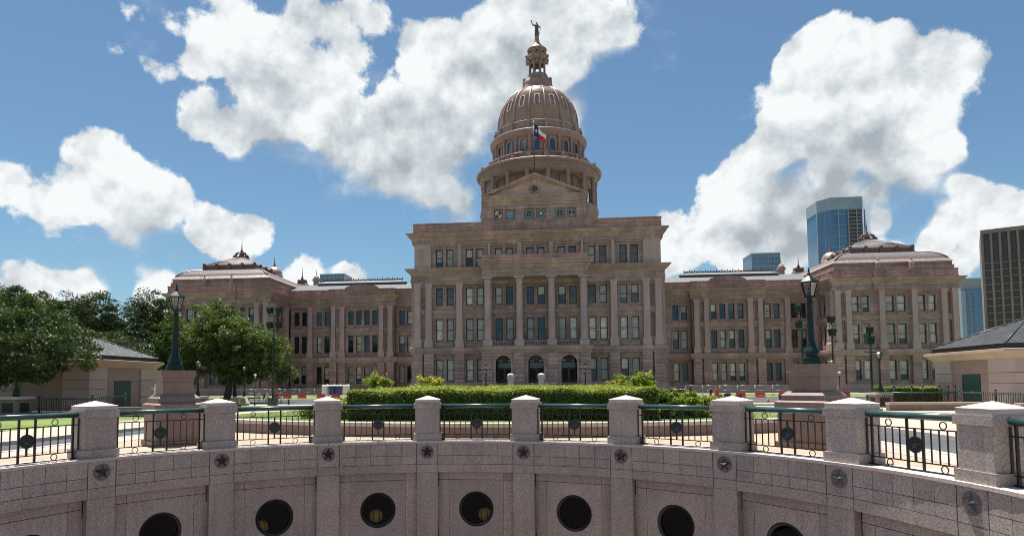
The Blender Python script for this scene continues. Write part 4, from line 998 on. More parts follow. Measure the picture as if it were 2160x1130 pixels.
for k in range(n):
    t0, t1 = 2 * math.pi * k / n, 2 * math.pi * (k + 1) / n
    for (ra, ya), (rb, yb) in (((.98, YB), (.92, YB - .18)), ((.92, YB - .18), (.66, YB - .18)), ((.66, YB - .18), (.56, YB - .02))): mb.quad(*[(q * math.cos(t), y, 36.78 + q * math.sin(t)) for q, t, y in ((ra, t0, ya), (ra, t1, ya), (rb, t1, yb), (rb, t0, yb))])
mb.build('round_window_frame', M['granite'], CAP); link('round_window', disc_mesh('round_window', .57, -.03, .0, M['officeglass']), CAP, (0, YB - CO[1], 36.78 - CO[2]))
# ---- wings
YW = 152.6
for s in (-1, 1):
    f = front(YW); mk = lambda l: [(s * u, 1.3) for u in l]
    u0, u1 = sorted((s * 22.3, s * 35.0)); segment(f, 0, u0, u1, mk((25.0, 26.95, 31.5, 33.45)), [s * 28.6], SW, 0, 0, curt=((.3, .2), (.35, .2), (.15, .1)))
    u0, u1 = sorted((s * 51.0, s * 61.6)); segment(f, 0, u0, u1, mk((52.25, 54.2, 58.05, 60.0)), [s * 56.4], SW, 0, 0, curt=((.15, .3), (.1, .3), (.05, .1)))
    f = front(YW - 1.2); u0, u1 = sorted((s * 35.0, s * 51.0)); segment(f, 0, u0, u1, mk((39.85, 41.85, 43.85, 45.85)), [s * u for u in (35.9, 38.15, 47.85, 50.1)], SW, 1, 1, curt=((.45, .4), (.15, .3), (.1, .1)), niches=(s * 37.02, s * 48.98))
    for x in (35.0, 51.0): MB().box(s * x - .02, s * x + .02, YW - 1.2, YW, -.6, 25).build('bay_return', M['granite'], CAP)
    # low segmental crest over the middle bay's parapet
    mb = MB(f); n = 12; c = s * 43.0
    P = [(c + 4.2 * math.cos(math.pi * k / n), 25.05 + 1.1 * math.sin(math.pi * k / n)) for k in range(n + 1)]
    a = [mb.p(x, .34, z) for x, z in P]; b = [mb.p(x, -.2, z) for x, z in P]; mb.face(*a)
    for k in range(n): mb.face(a[k], a[k + 1], b[k + 1], b[k])
    mb.build('parapet_crest', M['parapet'], CAP)
    x0, x1 = sorted((s * 21.0, s * 62.5)); core(x0, x1, YW + .9, 166, -.6, 24)
    mb = MB(); mb.quad((x0, YW - .2, 24.9), (x1, YW - .2, 24.9), (x1, 162, 27.9), (x0, 162, 27.9)); mb.quad((x0, 162, 27.9), (x1, 162, 27.9), (x1, 172, 24.9), (x0, 172, 24.9))
    for k in range(46):
        u = x0 + (x1 - x0) * (k + .5) / 46; i = [mb.p(*q) for q in ((u - .04, YW - .2, 24.9), (u + .04, YW - .2, 24.9), (u, YW - .2, 25.0), (u - .04, 162, 27.9), (u + .04, 162, 27.9), (u, 162, 28.0))]; mb.face(i[0], i[2], i[5], i[3]); mb.face(i[1], i[4], i[5], i[2])
    mb.build('wing_roof', M['wingroof'], CAP)
    # raised clerestory with terracotta cresting
    c0, c1 = sorted((s * 34.5, s * 57.5))
    mb = MB(); mb.box(c0, c1, 160.5, 164, 27.3, 28.0); mb.frustum(c0 - .3, c1 + .3, 160.2, 164.3, 28.0, c0 + 1.5, c1 - 1.5, 162, 162.4, 28.75); mb.build('clerestory', M['wingroof'], CAP)
    MB().box(c0 + .5, c1 - .5, 160.42, 160.49, 27.35, 27.75).build('clerestory_strip', M['officeglass'], CAP)  # plain dark strip along the front of the raised roof
    mb = MB(); mb.box(c0 + 1.0, c1 - 1.0, 162.1, 162.3, 28.6, 28.85); n = 17
    for k in range(n):
        u = c0 + 1.1 + (c1 - c0 - 2.2) * k / (n - 1); mb.box(u - .09, u + .09, 162.08, 162.32, 28.8, 29.3); mb.sphere((u, 162.2, 29.4), .16, 6, 4)
        if k < n - 1:
            h = (c1 - c0 - 2.2) / (n - 1); i = [mb.p(u + q * h, 162.2, 28.85 + .4 * math.sin(math.pi * q)) for q in (0, .2, .5, .8, 1)]; mb.face(*i, mb.p(u + h, 162.2, 28.8), mb.p(u, 162.2, 28.8))
    mb.build('roof_cresting', M['crest'], CAP)
    x = s * 60.4; mb = MB(); mb.lathe([(.85, 26.5), (.80, 29.6), (.95, 29.7), (1.15, 30.0), (1.1, 30.25), (.9, 30.3), (.85, 30.6), (.6, 31.05), (.2, 31.35), (.1, 31.6), (.06, 32.4), (.01, 33.0)], 12, x, 167, smooth=False); mb.build('roof_turret', M['dome'], CAP)
    x = s * 66.8; mb = MB(); mb.frustum(x - 2.4, x + 2.4, 171, 175.5, 28.0, x - 1.0, x + 1.0, 172.5, 173.8, 30.8); mb.box(x - 1.1, x + 1.1, 172.3, 173.9, 30.7, 31.2); mb.lathe([(.45, 31.2), (.3, 31.9), (.14, 32.2), (.1, 33.2), (.02, 35.0)], 8, x, 173); mb.build('roof_spire', M['crest'], CAP)
    x = s * 73.6; mb = MB(); mb.lathe([(2.15, 26), (2.15, 31.6), (2.3, 31.7), (2.35, 32.0), (2.15, 32.1), (2.12, 32.6), (1.95, 33.3), (1.5, 34.0), (.9, 34.4), (.35, 34.6)], 24, x, 170); mb.build('small_copper_dome', M['copper'], CAP)
    mb = MB(); mb.lathe([(.35, 34.55), (.5, 34.8), (.22, 35.1), (.28, 35.5), (.12, 35.7), (.08, 36.6), (.01, 38.0)], 8, x, 170); mb.build('finial', M['crest'], CAP)
# ---- end pavilions
YV = 141.3
for s in (-1, 1):
    f = front(YV); mk = lambda l: [(s * u, w) for u, w in l]
    u0, u1 = sorted((s * 61.9, s * 86.3))
    ei, eo = (1, 1)
    cu = ((.3, .65), (.3, .6), (.6, .35)) if s > 0 else ((.2, .3), (.2, .3), (.2, .3))
    segment(f, 0, u0, u1, mk(((66.35, 1.3), (68.4, 1.3), (73.2, 1.6), (75.5, 1.6), (79.5, 1.3), (81.55, 1.3))), [s * u for u in (62.6, 64.75, 71.4, 77.8, 83.6, 85.7)], SW, 1, 1, curt=cu, niches=(s * 63.7, s * 84.65))
    fi = side(s * 61.9, s)
    segment(fi, -math.pi / 2 * s, YV, YW, [(144.6, 1.2), (146.9, 1.2), (149.2, 1.2)], [YV + .8, YV + 2.2, 151.2], SW, 1, -1, curt=((.1, .2), (.1, .2), (.1, .2)))
    fo = side(s * 86.3, -s)
    mb = MB(fo); mb.quad((YV, 0, -.6), (172, 0, -.6), (172, 0, 21), (YV, 0, 21)); mb.build('wall', M['granite'], CAP)
    mb = MB(fo); mb.prof([(0, 7.1), (.42, 7.1), (.7, 7.7), (.7, 8.35), (0, 8.4)], YV, 172, 1, 0); mb.build('belt_course', M['cornice'], CAP)
    for u in (YV + .8, YV + 2.6):
        mb = MB(fo); mb.box(u - .53, u + .53, 0, .42, 8.4, 20.85); mb.box(u - .78, u + .78, 0, .6, 8.4, 9.8); mb.box(u - .8, u + .8, 0, .42, 1.2, 7.1); mb.build('pilaster', M['granite'], CAP)
    entablature(fo, YV, 172, 1, 0, SW)
    # central bay projects a little: ressaut in the entablature
    c = s * 74.6; a, b = c - 4.2, c + 4.2
    entablature(f, a, b, 1, 1, dict(SW, cb=SW['cb'] - .004, ct=SW['ct'] + .006, pt=SW['pt'] + .01, ar=SW['ar'] + .003), off=.26)
    x0, x1 = sorted((s * 62.8, s * 85.5)); core(x0, x1, YV + .9, 171.5, -.6, 25)
    X0, X1 = s * 62.0, s * 86.2
    a, b = min(X0, X1), max(X0, X1)
    # stepped attic, copper gutter, curved mansard
    mb = MB(); mb.box(a + .1, b - .1, YV + .1, 172, 24.9, 25.9); mb.box(a + .35, b - .35, YV + .4, 171.7, 25.9, 26.65); mb.build('mansard_base', M['parapet'], CAP)
    mb = MB(); mb.frustum(a + .1, b - .1, YV + .15, 171.9, 26.65, a + .35, b - .35, YV + .4, 171.6, 26.95); mb.frustum(a + .35, b - .35, YV + .4, 171.6, 26.95, a + .8, b - .8, YV + .8, 171.2, 27.4); mb.build('copper_gutter', M['copper'], CAP)
    steps = [(0, 27.4), (.5, 27.95), (1.2, 28.45), (2.2, 28.9), (3.4, 29.25), (5.0, 29.5), (6.2, 29.6)]
    mb = MB()
    for (d0, z0), (d1, z1) in zip(steps, steps[1:]):
        mb.frustum(a + .8 + d0, b - .8 - d0, YV + .8 + d0 * .75, 171.2 - d0 * .75, z0, a + .8 + d1, b - .8 - d1, YV + .8 + d1 * .75, 171.2 - d1 * .75, z1)
    for k in range(44):                                    # standing seams
        u = a + 1.6 + (b - a - 3.2) * k / 43.0
        for (d0, z0), (d1, z1) in zip(steps, steps[1:]):
            if not (a + .8 + d1 < u < b - .8 - d1): continue
            y0, y1 = YV + .8 + d0 * .75, YV + .8 + d1 * .75; i = [mb.p(*q) for q in ((u - .05, y0 - .01, z0), (u + .05, y0 - .01, z0), (u, y0 - .07, z0 + .05), (u - .05, y1 - .01, z1), (u + .05, y1 - .01, z1), (u, y1 - .07, z1 + .05))]; mb.face(i[0], i[2], i[5], i[3]); mb.face(i[1], i[4], i[5], i[2])
    mb.build('mansard_roof', M['roof'], CAP)
    for sx, xx in ((1, a), (-1, b)):                       # copper hips
        mb = MB(); mb.tube([(xx + sx * (.8 + d), YV + .8 + d * .75, z + .06) for d, z in steps], .17, 6); mb.build('copper_hip', M['copper'], CAP)
    cx_ = (a + b) / 2; bx = 6.35; y0, y1 = 146.0, 158.0
    mb = MB(); mb.box(cx_ - bx, cx_ + bx, y0, y1, 29.3, 30.55); mb.build('roof_box', M['crest'], CAP)
    mb = MB(); mb.box(cx_ - bx - .12, cx_ + bx + .12, y0 - .12, y1 + .12, 30.55, 30.8); mb.build('copper_coping', M['copper'], CAP)
    for k in range(5):
        u = cx_ - bx + 2 * bx * k / 4; mb = MB(); mb.box(u - .32, u + .32, y0 - .3, y0 + .1, 29.4, 30.9); mb.sphere((u, y0 - .1, 30.9), .36, 8, 5); mb.build('box_bracket', M['crest'], CAP)
        if k in (0, 4):
            for q in range(1, 4): mb = MB(); v = y0 + (y1 - y0) * q / 4; mb.box(u - .3, u + .3, v - .32, v + .32, 29.4, 30.9); mb.sphere((u, v, 30.95), .36, 8, 5); mb.build('box_bracket', M['crest'], CAP)
    mb = MB(); mb.frustum(cx_ - bx + .1, cx_ + bx - .1, y0 + .1, y1 - .1, 30.8, cx_ - 1.1, cx_ + 1.1, 151, 153, 33.6)
    for k in range(24):
        t = k / 23.0; ub = cx_ - bx + .1 + (2 * bx - .2) * t; ut = cx_ - 1.1 + 2.2 * t; mb.tube([(ub, y0 + .1, 30.83), (ut, 151, 33.63)], .045, 4)
    mb.build('pyramid_roof', M['roof'], CAP)
    mb = MB(); mb.box(cx_ - 1.5, cx_ + 1.5, 150.7, 153.3, 33.5, 33.75)
    for sx in (-1, 1):
        mb.tube([(cx_ + sx * 2.0, 151.5, 33.55), (cx_ + sx * 1.5, 151.5, 34.0), (cx_ + sx * .9, 151.5, 34.6), (cx_ + sx * .5, 151.5, 35.0)], [.22, .3, .25, .15], 6); mb.sphere((cx_ + sx * 1.1, 151.5, 34.55), .35, 8, 5); mb.sphere((cx_ + sx * 1.75, 151.5, 34.0), .25, 6, 4)
    mb.lathe([(.9, 33.6), (.6, 34.3), (.65, 34.7), (.35, 35.0), (.4, 35.3), (.16, 35.6), (.12, 36.4), (.02, 38.3)], 8, cx_, 152); mb.build('roof_finial', M['crest'], CAP)
    for u in (s * 71.0, s * 77.6):                         # scrolled ornaments on the parapet
        mb = MB(); mb.box(u - .6, u + .6, YV - .45, YV + .3, 23.4, 25.3); mb.box(u - .5, u + .5, YV - .4, YV + .3, 25.3, 26.3); mb.sphere((u, YV - .25, 26.35), .55, 10, 6); mb.sphere((u, YV - .3, 25.55), .5, 10, 6); mb.sphere((u, YV - .2, 27.25), .26, 8, 5); mb.lathe([(.3, 26.7), (.12, 27.1)], 8, u, YV - .2); mb.build('parapet_scroll', M['granite'], CAP)
# ---- the dome
YD = 157.6
def ring_boxes(mb, r, n, w, dep, z0, z1, ph=0.0, w1=None):
    for k in range(n):
        a = 2 * math.pi * k / n + ph; c, s_ = math.cos(a), math.sin(a); w1_ = w if w1 is None else w1
        P = lambda rr, t, z: mb.p(rr * c - t * s_, YD + rr * s_ + t * c, z)
        i = [P(rr, t, z) for z, ww in ((z0, w), (z1, w1_)) for t in (-ww / 2, ww / 2) for rr in (r, r + dep)]
        for q in ((0, 2, 3, 1), (4, 5, 7, 6), (0, 1, 5, 4), (2, 6, 7, 3), (0, 4, 6, 2), (1, 3, 7, 5)): mb.face(*[i[t] for t in q])
A0 = -math.pi / 2
def ring_parts(name, mat, r, n, w, dep, z0, z1, ph=0.0, w1=None):
    mb = MB(); w1 = w if w1 is None else w1
    i = [mb.p(rr, t, z) for z, ww in ((z0, w), (z1, w1)) for t in (-ww / 2, ww / 2) for rr in (r, r + dep)]
    for q in ((0, 2, 3, 1), (4, 5, 7, 6), (0, 1, 5, 4), (2, 6, 7, 3), (0, 4, 6, 2), (1, 3, 7, 5)): mb.face(*[i[t] for t in q])
    me = mb.mesh(name, M[mat])
    for k in range(n): link(name, me, CAP, (-CO[0], YD - CO[1], -CO[2]), 2 * math.pi * k / n + ph)
mb = MB(); mb.lathe([(14.3, 27), (14.3, 42.6), (14.6, 42.8), (14.6, 43.6), (14.45, 43.8), (10.5, 43.8)], 72, 0, YD); mb.build('dome_podium', M['granite'], CAP)
mb = MB(); mb.lathe([(10.7, 43.8), (10.7, 51.0)], 72, 0, YD, cap=False); mb.build('lower_drum', M['dome'], CAP)
ring_parts('drum_pilaster', 'dome', 10.7, 18, 1.1, .45, 44, 50.3, A0 + R(10)); ring_parts('drum_panel', 'dome', 10.7, 36, .55, .2, 44, 50.0, A0 + R(5))
for k in range(18):
    a = A0 + 2 * math.pi * k / 18
    if math.sin(a) > .35: continue
    n = 20; mb = MB(); c, s_ = math.cos(a), math.sin(a)
    for q in range(n):
        t0, t1 = 2 * math.pi * q / n, 2 * math.pi * (q + 1) / n
        for (ra, da), (rb, db) in (((.95, 0), (.9, .22)), ((.9, .22), (.62, .22)), ((.62, .22), (.55, .02))): mb.quad(*[((10.72 + d) * c - rr * math.cos(t) * s_, YD + (10.72 + d) * s_ + rr * math.cos(t) * c, 47.9 + rr * 1.15 * math.sin(t)) for rr, d, t in ((ra, da, t0), (ra, da, t1), (rb, db, t1), (rb, db, t0))])
    o = mb.build('drum_oculus', M['dome'], CAP)
    mb = MB(); mb.face(*[mb.p(10.76 * c - .6 * math.cos(2 * math.pi * q / n) * s_, YD + 10.76 * s_ + .6 * math.cos(2 * math.pi * q / n) * c, 47.9 + .69 * math.sin(2 * math.pi * q / n)) for q in range(n)]); mb.build('pane', M['officeglass'], o, org=CO)
cm = MB().lathe([(.62, 0), (.62, .3), (.55, .4), (.50, .6), (.50, 2.8), (.54, 2.85), (.5, 2.95), (.43, 5.8), (.5, 5.9), (.45, 6.0), (.62, 6.5), (.66, 6.53), (.66, 6.75)], 12).mesh('column', M['dome'])
pb = MB().box(-.75, .75, -.75, .75, -.05, .0).mesh('column_plinth', M['dome'])
for k in range(18):
    a = A0 + R(10) + 2 * math.pi * k / 18; o = link('colonnade_column', cm, CAP, (13.85 * math.cos(a) - CO[0], YD + 13.85 * math.sin(a) - CO[1], 43.85 - CO[2]))
mb = MB(); mb.lathe([(10.6, 50.7), (13.2, 50.58), (13.2, 50.6), (14.35, 50.6), (14.35, 51.0), (14.5, 51.02), (14.5, 51.35), (14.4, 51.4), (14.45, 51.95), (14.9, 52.1), (15.0, 52.35), (15.42, 52.42), (15.46, 52.75), (15.35, 52.85), (14.6, 53.2), (12.6, 53.8), (12.4, 53.8)], 96, 0, YD, cap=False); mb.build('colonnade_entablature', M['dome'], CAP)
mb = MB(); ring_boxes(mb, 14.45, 110, .30, .55, 52.0, 52.24); tag(mb.build('modillions', M['dome'], CAP), kind='stuff')
ring_parts('balustrade_pier', 'dome', 12.7, 20, .9, .35, 53.5, 55.15, A0 + R(9)); ring_parts('roof_block', 'dome', 14.6, 20, .7, .6, 52.95, 53.5, A0 + R(9))
mb = MB(); mb.lathe([(12.45, 54.8), (12.95, 54.8), (12.95, 55.05), (12.45, 55.05), (12.45, 54.8)], 80, 0, YD, cap=False); mb.lathe([(12.5, 53.55), (13.0, 53.55), (13.0, 53.85), (12.5, 53.85)], 80, 0, YD, cap=False)
mb.build('balustrade_rail', M['dome'], CAP); mb = MB()
for k in range(160):
    if k % 8 in (3, 4): continue
    a = A0 + 2 * math.pi * k / 160; mb.lathe([(.07, 53.85), (.13, 54.1), (.06, 54.5), (.1, 54.8)], 5, 12.72 * math.cos(a), YD + 12.72 * math.sin(a), cap=False)
tag(mb.build('balusters', M['dome'], CAP), kind='stuff')
mb = MB(); mb.lathe([(11.0, 53.4), (11.0, 60.0)], 80, 0, YD, cap=False); mb.build('upper_drum', M['dome'], CAP)
ring_parts('drum_pilaster', 'dome', 11.0, 20, .62, .42, 55.6, 59.0, A0 + R(9)); ring_parts('pilaster_capital', 'dome', 11.0, 20, .85, .5, 59.0, 59.6, A0 + R(9)); ring_parts('pilaster_base', 'dome', 11.0, 20, .85, .5, 53.6, 55.6, A0 + R(9))
def drum_window(k):
    a = A0 + 2 * math.pi * k / 20; c, s_ = math.cos(a), math.sin(a); n = 10
    P = lambda t, d, z: ((11.0 + d) * c - t * s_, YD + (11.0 + d) * s_ + t * c, z)
    arc = [(.62, 55.75)] + [(.62 * math.cos(math.pi * q / n), 57.9 + .62 * math.sin(math.pi * q / n)) for q in range(n + 1)] + [(-.62, 55.75)]
    out = [(.98, 55.75)] + [(.98 * math.cos(math.pi * q / n), 57.9 + .98 * math.sin(math.pi * q / n)) for q in range(n + 1)] + [(-.98, 55.75)]
    mb = MB()
    for (a0, a1, b0, b1) in zip(arc, arc[1:], out, out[1:]):
        mb.quad(P(a0[0], .30, a0[1]), P(a1[0], .30, a1[1]), P(b1[0], .30, b1[1]), P(b0[0], .30, b0[1])); mb.quad(P(b0[0], .30, b0[1]), P(b1[0], .30, b1[1]), P(b1[0], -.05, b1[1]), P(b0[0], -.05, b0[1])); mb.quad(P(a0[0], .30, a0[1]), P(a1[0], .30, a1[1]), P(a1[0], .0, a1[1]), P(a0[0], .0, a0[1]))
    o = mb.build('drum_window', M['dome'], CAP)
    mb = MB(); mb.face(*[mb.p(*P(t, .04, z)) for t, z in arc]); mb.build('pane', M['pane_dark'], o, org=CO)
    mb = MB()
    for z in (56.4, 57.05, 57.7): mb.quad(P(-.6, .06, z - .04), P(.6, .06, z - .04), P(.6, .06, z + .04), P(-.6, .06, z + .04))
    mb.quad(P(-.04, .06, 55.75), P(.04, .06, 55.75), P(.04, .06, 58.5), P(-.04, .06, 58.5)); mb.build('muntin', M['sash'], o, org=CO)
M['pane_dark'] = glassmat('drum_glass', 0.22, (0.7, 0.82, 0.95), (0.10, 0.12, 0.14))
for k in range(20): drum_window(k)
mb = MB(); mb.lathe([(11.0, 59.4), (11.55, 59.5), (11.6, 59.85), (11.85, 59.95), (12.0, 60.4), (12.05, 60.8), (11.9, 60.95), (11.2, 61.2), (10.9, 61.35), (10.85, 61.7), (10.6, 61.8), (10.5, 62.9), (10.8, 63.0), (10.8, 63.3), (10.4, 63.45), (9.9, 63.6)], 96, 0, YD, cap=False); mb.build('dome_base', M['dome'], CAP)
ring_parts('dome_bracket', 'domecap', 10.3, 16, .75, .75, 61.3, 63.1, A0 + R(11.25), w1=.6); ring_parts('bracket_foot', 'domecap', 10.3, 16, .62, .95, 61.4, 61.9, A0 + R(11.25)); ring_parts('bracket_cap', 'domecap', 10.0, 16, .62, .85, 63.1, 63.9, A0 + R(11.25))
DP = [(9.9, 63.6), (9.72, 64.5)] + [(9.7 * (1 - t ** 2.15) ** (1 / 2.15), 64.5 + 10.7 * t) for t in (.12, .24, .36, .47, .57, .66, .74, .81, .87, .92, .955, .98)]
def dome_r(z):
    for (r0, z0), (r1, z1) in zip(DP, DP[1:]):
        if z0 <= z <= z1: return r0 + (r1 - r0) * (z - z0) / (z1 - z0)
    return DP[-1][0]
prof = []; z = 63.6                                        # overlapping rows of metal plates
while z < 74.9:
    h = .62 if z < 72.5 else .36; prof += [(dome_r(z) + .0, z), (dome_r(min(z + h, 74.95)) + .24, min(z + h, 74.95) - .03)]; z += h
mb = MB(); mb.lathe(prof, 96, 0, YD, smooth=False); mb.build('dome_shell', M['domecap'], CAP)
for k in range(16):
    a = A0 + R(11.25) + 2 * math.pi * k / 16; c, s_ = math.cos(a), math.sin(a)
    mb = MB(); mb.tube([((r + .22) * c, YD + (r + .22) * s_, z) for r, z in DP], [.30 - .2 * k_ / len(DP) for k_ in range(len(DP))], 6); mb.build('dome_rib', M['domecap'], CAP)
for k in range(16):
    a = A0 + 2 * math.pi * k / 16; c, s_ = math.cos(a), math.sin(a); n = 8; zc0, zc1 = 67.7, 69.7; rr = .42
    def P(t, z, d): r = dome_r(z) + d; return (r * c - t * s_, YD + r * s_ + t * c, z)
    inn = [(rr * math.cos(math.pi * q / n), zc1 + rr * math.sin(math.pi * q / n)) for q in range(n + 1)] + [(-rr * math.cos(math.pi * q / n), zc0 - rr * math.sin(math.pi * q / n)) for q in range(n + 1)]
    ou = [(x * 1.75, (z - 68.7) * 1.2 + 68.7) for x, z in inn]; mb = MB(); m_ = len(inn)
    for q in range(m_):
        j = (q + 1) % m_; mb.quad(P(*inn[q], .35), P(*inn[j], .35), P(*ou[j], .35), P(*ou[q], .35)); mb.quad(P(*ou[q], .35), P(*ou[j], .35), P(*ou[j], -.1), P(*ou[q], -.1)); mb.quad(P(*inn[q], .35), P(*inn[j], .35), P(*inn[j], .14), P(*inn[q], .14))
    o = mb.build('dome_window', M['granite'], CAP)
    mb = MB(); mb.face(*[mb.p(*P(x, z, .15)) for x, z in inn]); mb.build('pane', M['pane_dark'], o, org=CO)
# lantern
mb = MB(); mb.lathe([(4.0, 73.9), (4.0, 74.9), (3.8, 75.1), (3.75, 76.0), (3.75, 76.5), (3.45, 76.7), (3.3, 77.3), (2.9, 77.5), (2.75, 78.1), (2.55, 78.3), (2.6, 78.6), (2.35, 78.75)], 24, 0, YD); mb.build('lantern_base', M['dome'], CAP)
ring_parts('lantern_scroll', 'dome', 3.05, 8, .8, .75, 76.1, 77.5, A0 + R(22.5), w1=.6)
for k in range(8):
    a = A0 + R(22.5) + 2 * math.pi * k / 8
    mb = MB(); mb.lathe([(.34, 78.7), (.34, 79.0), (.24, 79.1), (.22, 82.2), (.34, 82.6)], 8, 2.0 * math.cos(a), YD + 2.0 * math.sin(a)); mb.build('lantern_column', M['dome'], CAP)
mb = MB()
for k in range(8):
    a = A0 + 2 * math.pi * k / 8; c, s_ = math.cos(a), math.sin(a)
    P = lambda t, d, z: (d * c - t * s_, YD + d * s_ + t * c, z)
    for q in range(8):
        t0, t1 = math.pi * q / 8, math.pi * (q + 1) / 8
        mb.quad(P(.42 * math.cos(t0), 1.75, 81.0 + .42 * math.sin(t0)), P(.42 * math.cos(t1), 1.75, 81.0 + .42 * math.sin(t1)), P(.42 * math.cos(t1) if 0 < q + 1 < 8 else .75 * math.cos(t1), 1.75, 82.6), P(.42 * math.cos(t0) if q else .75, 1.75, 82.6))
    for sx in (-1, 1): mb.quad(P(sx * .42, 1.75, 78.7), P(sx * .75, 1.75, 78.7), P(sx * .75, 1.75, 82.6), P(sx * .42, 1.75, 82.6))
mb.build('lantern_arcade', M['dome'], CAP)
mb = MB(); mb.lathe([(1.6, 82.5), (2.45, 82.5), (2.45, 82.8), (2.75, 83.1), (2.8, 83.4), (2.3, 83.5), (2.2, 85.0), (2.45, 85.1), (2.5, 85.4), (2.1, 85.55), (1.6, 86.2), (1.05, 86.7), (.75, 87.3), (.6, 88.0), (.5, 88.9), (.62, 89.1)], 24, 0, YD); mb.build('lantern_cap', M['dome'], CAP)
ring_parts('lantern_bracket', 'dome', 2.3, 8, .55, .65, 82.2, 83.6, A0 + R(22.5)); ring_parts('lantern_pilaster', 'dome', 2.15, 8, .4, .3, 83.5, 85.3, A0 + R(22.5)); ring_parts('lantern_spout', 'dome', 2.35, 8, .3, .8, 83.0, 83.45, A0 + R(22.5))
for k in range(8):
    a = A0 + 2 * math.pi * k / 8; c, s_ = math.cos(a), math.sin(a); mb = MB(); mb.face(*[mb.p(2.27 * c - .28 * math.cos(2 * math.pi * q / 12) * s_, YD + 2.27 * s_ + .28 * math.cos(2 * math.pi * q / 12) * c, 84.3 + .28 * math.sin(2 * math.pi * q / 12)) for q in range(12)]); mb.build('lantern_oculus', M['core'], CAP)
# ---- statue on the lantern and the flag
def statue():
    o = thing('statue', 'green bronze robed statue raising a star atop the dome', 'statue', (0, YD, 89.1))
    mb = MB(); b = 89.1
    mb.lathe([(.55, b), (.56, b + 0.075), (.5, b + 0.150), (.56, b + 0.225), (.52, b + 0.750), (.48, b + 1.500), (.45, b + 1.950), (.46, b + 2.250), (.50, b + 2.550), (.52, b + 2.775), (.40, b + 2.963), (.16, b + 3.037), (.14, b + 3.150), (.22, b + 3.225), (.25, b + 3.375), (.22, b + 3.525), (.1, b + 3.615)], 14, 0, YD)
    mb.tube([(-.42, YD, b + 2.812), (-1.0, YD - .1, b + 2.963), (-1.2, YD - .1, b + 3.450), (-1.28, YD - .1, b + 3.750)], [.2, .15, .12, .09], 7)
    mb.tube([(.42, YD, b + 2.812), (.62, YD - .1, b + 2.325), (.95, YD - .3, b + 1.838)], [.2, .16, .1], 7)
    mb.build('body', M['verdigris'], o)
    m2 = MB(); m2.face(*[m2.p(-1.3 + x * .3, YD - .14, b + 3.938 + z * .3) for x, z in STARS5]); m2.face(*[m2.p(-1.3 + x * .3, YD - .06, b + 3.938 + z * .3) for x, z in STARS5]); m2.build('star', M['verdigris'], o)
    MB().tube([(1.05, YD - .32, b + 2.025), (.62, YD - .3, b + 0.375)], [.04, .07], 5).build('sword', M['verdigris'], o)
    return o
statue()
def flag():
    F = thing('flag_pole', 'dark flagpole on the pediment flying a blue, white and red lone star flag', 'flagpole', (0, 115.0, 39.5))
    MB().tube([(0, 115, 39.5), (-.05, 115, 49.3)], [.11, .06], 8).build('pole', M['iron'], F); MB().sphere((-.05, 115, 49.4), .17, 10, 6).build('ball', M['white'], F)
    nu, nv = 26, 12; L_, H_ = 3.7, 2.35
    def pt(u, v):                                          # the flag hangs down in folds from its hoist
        sag = 2.4 * u ** 1.15; x = .06 + 2.05 * u; y = 115 - .05 - .30 * math.sin(u * 8.0 + v * 1.2) * u ** .5 - .1 * u; z = 49.05 - sag - H_ * v * (1 - .34 * u)
        return (x + .10 * math.sin(v * 5 + u * 7) * u, y, z)
    mb = MB(); g = [[mb.p(*pt(i / nu, j / nv)) for j in range(nv + 1)] for i in range(nu + 1)]
    mb.cs = True
    for i in range(nu):
        for j in range(nv):
            mb.cm = 0 if i < nu * .36 else (1 if j < nv / 2 else 2); mb.face(g[i][j], g[i + 1][j], g[i + 1][j + 1], g[i][j + 1])
    cl = mb.build('cloth', [M['flagblue'], M['flagwhite'], M['flagred']], F)
    s = MB(); s.face(*[s.p(*(lambda q: (q[0], q[1] - .04, q[2]))(pt(.18 + x * .12, .5 - z * .20))) for x, z in STARS5]); s.build('star', M['flagwhite'], cl, org=tuple(F.location))
flag()
# ------------------------------------------------------------------ foliage
def leaf_quads(rng, C, size, out=None, flat=0.0):
    """one pointed leaf (rhombus, n=4) at every centre in C"""
    n = len(C); d = rng.normal(size=(n, 3)); d[:, 2] *= (1 - flat)
    if out is not None: d = d * 0.75 + out
    d /= np.linalg.norm(d, axis=1, keepdims=True) + 1e-9
    t = rng.normal(size=(n, 3)); t -= (t * d).sum(1, keepdims=True) * d; t /= np.linalg.norm(t, axis=1, keepdims=True) + 1e-9
    b = np.cross(d, t); s = size * rng.uniform(0.65, 1.35, (n, 1)); w = s * 0.42
    return np.stack([C - t * s, C + b * w - t * s * .1, C + t * s, C - b * w - t * s * .1], 1)
def crown_points(rng, ells, n_clump, per, clump, shell=0.55):
    """clumps of leaves spread through ellipsoids, denser towards the outside"""
    E = np.array(ells); vol = E[:, 3] * E[:, 4] * E[:, 5]; k = rng.choice(len(E), n_clump, p=vol / vol.sum())
    d = rng.normal(size=(n_clump, 3)); d /= np.linalg.norm(d, axis=1, keepdims=True)
    r = rng.uniform(shell ** 2, 1.0, (n_clump, 1)) ** 0.5; cc = E[k, :3] + d * r * E[k, 3:6]
    cr = clump * rng.uniform(0.55, 1.4, (n_clump, 1))
    q = rng.normal(size=(n_clump, per, 3)); q /= np.linalg.norm(q, axis=2, keepdims=True)
    rad = rng.uniform(0.25, 1.0, (n_clump, per, 1)) ** 0.6
    P = cc[:, None, :] + q * rad * cr[:, None, :] * np.array([1.0, 1.0, 0.62])
    out = q * np.array([.6, .6, .9])
    return P.reshape(-1, 3), out.reshape(-1, 3), cc
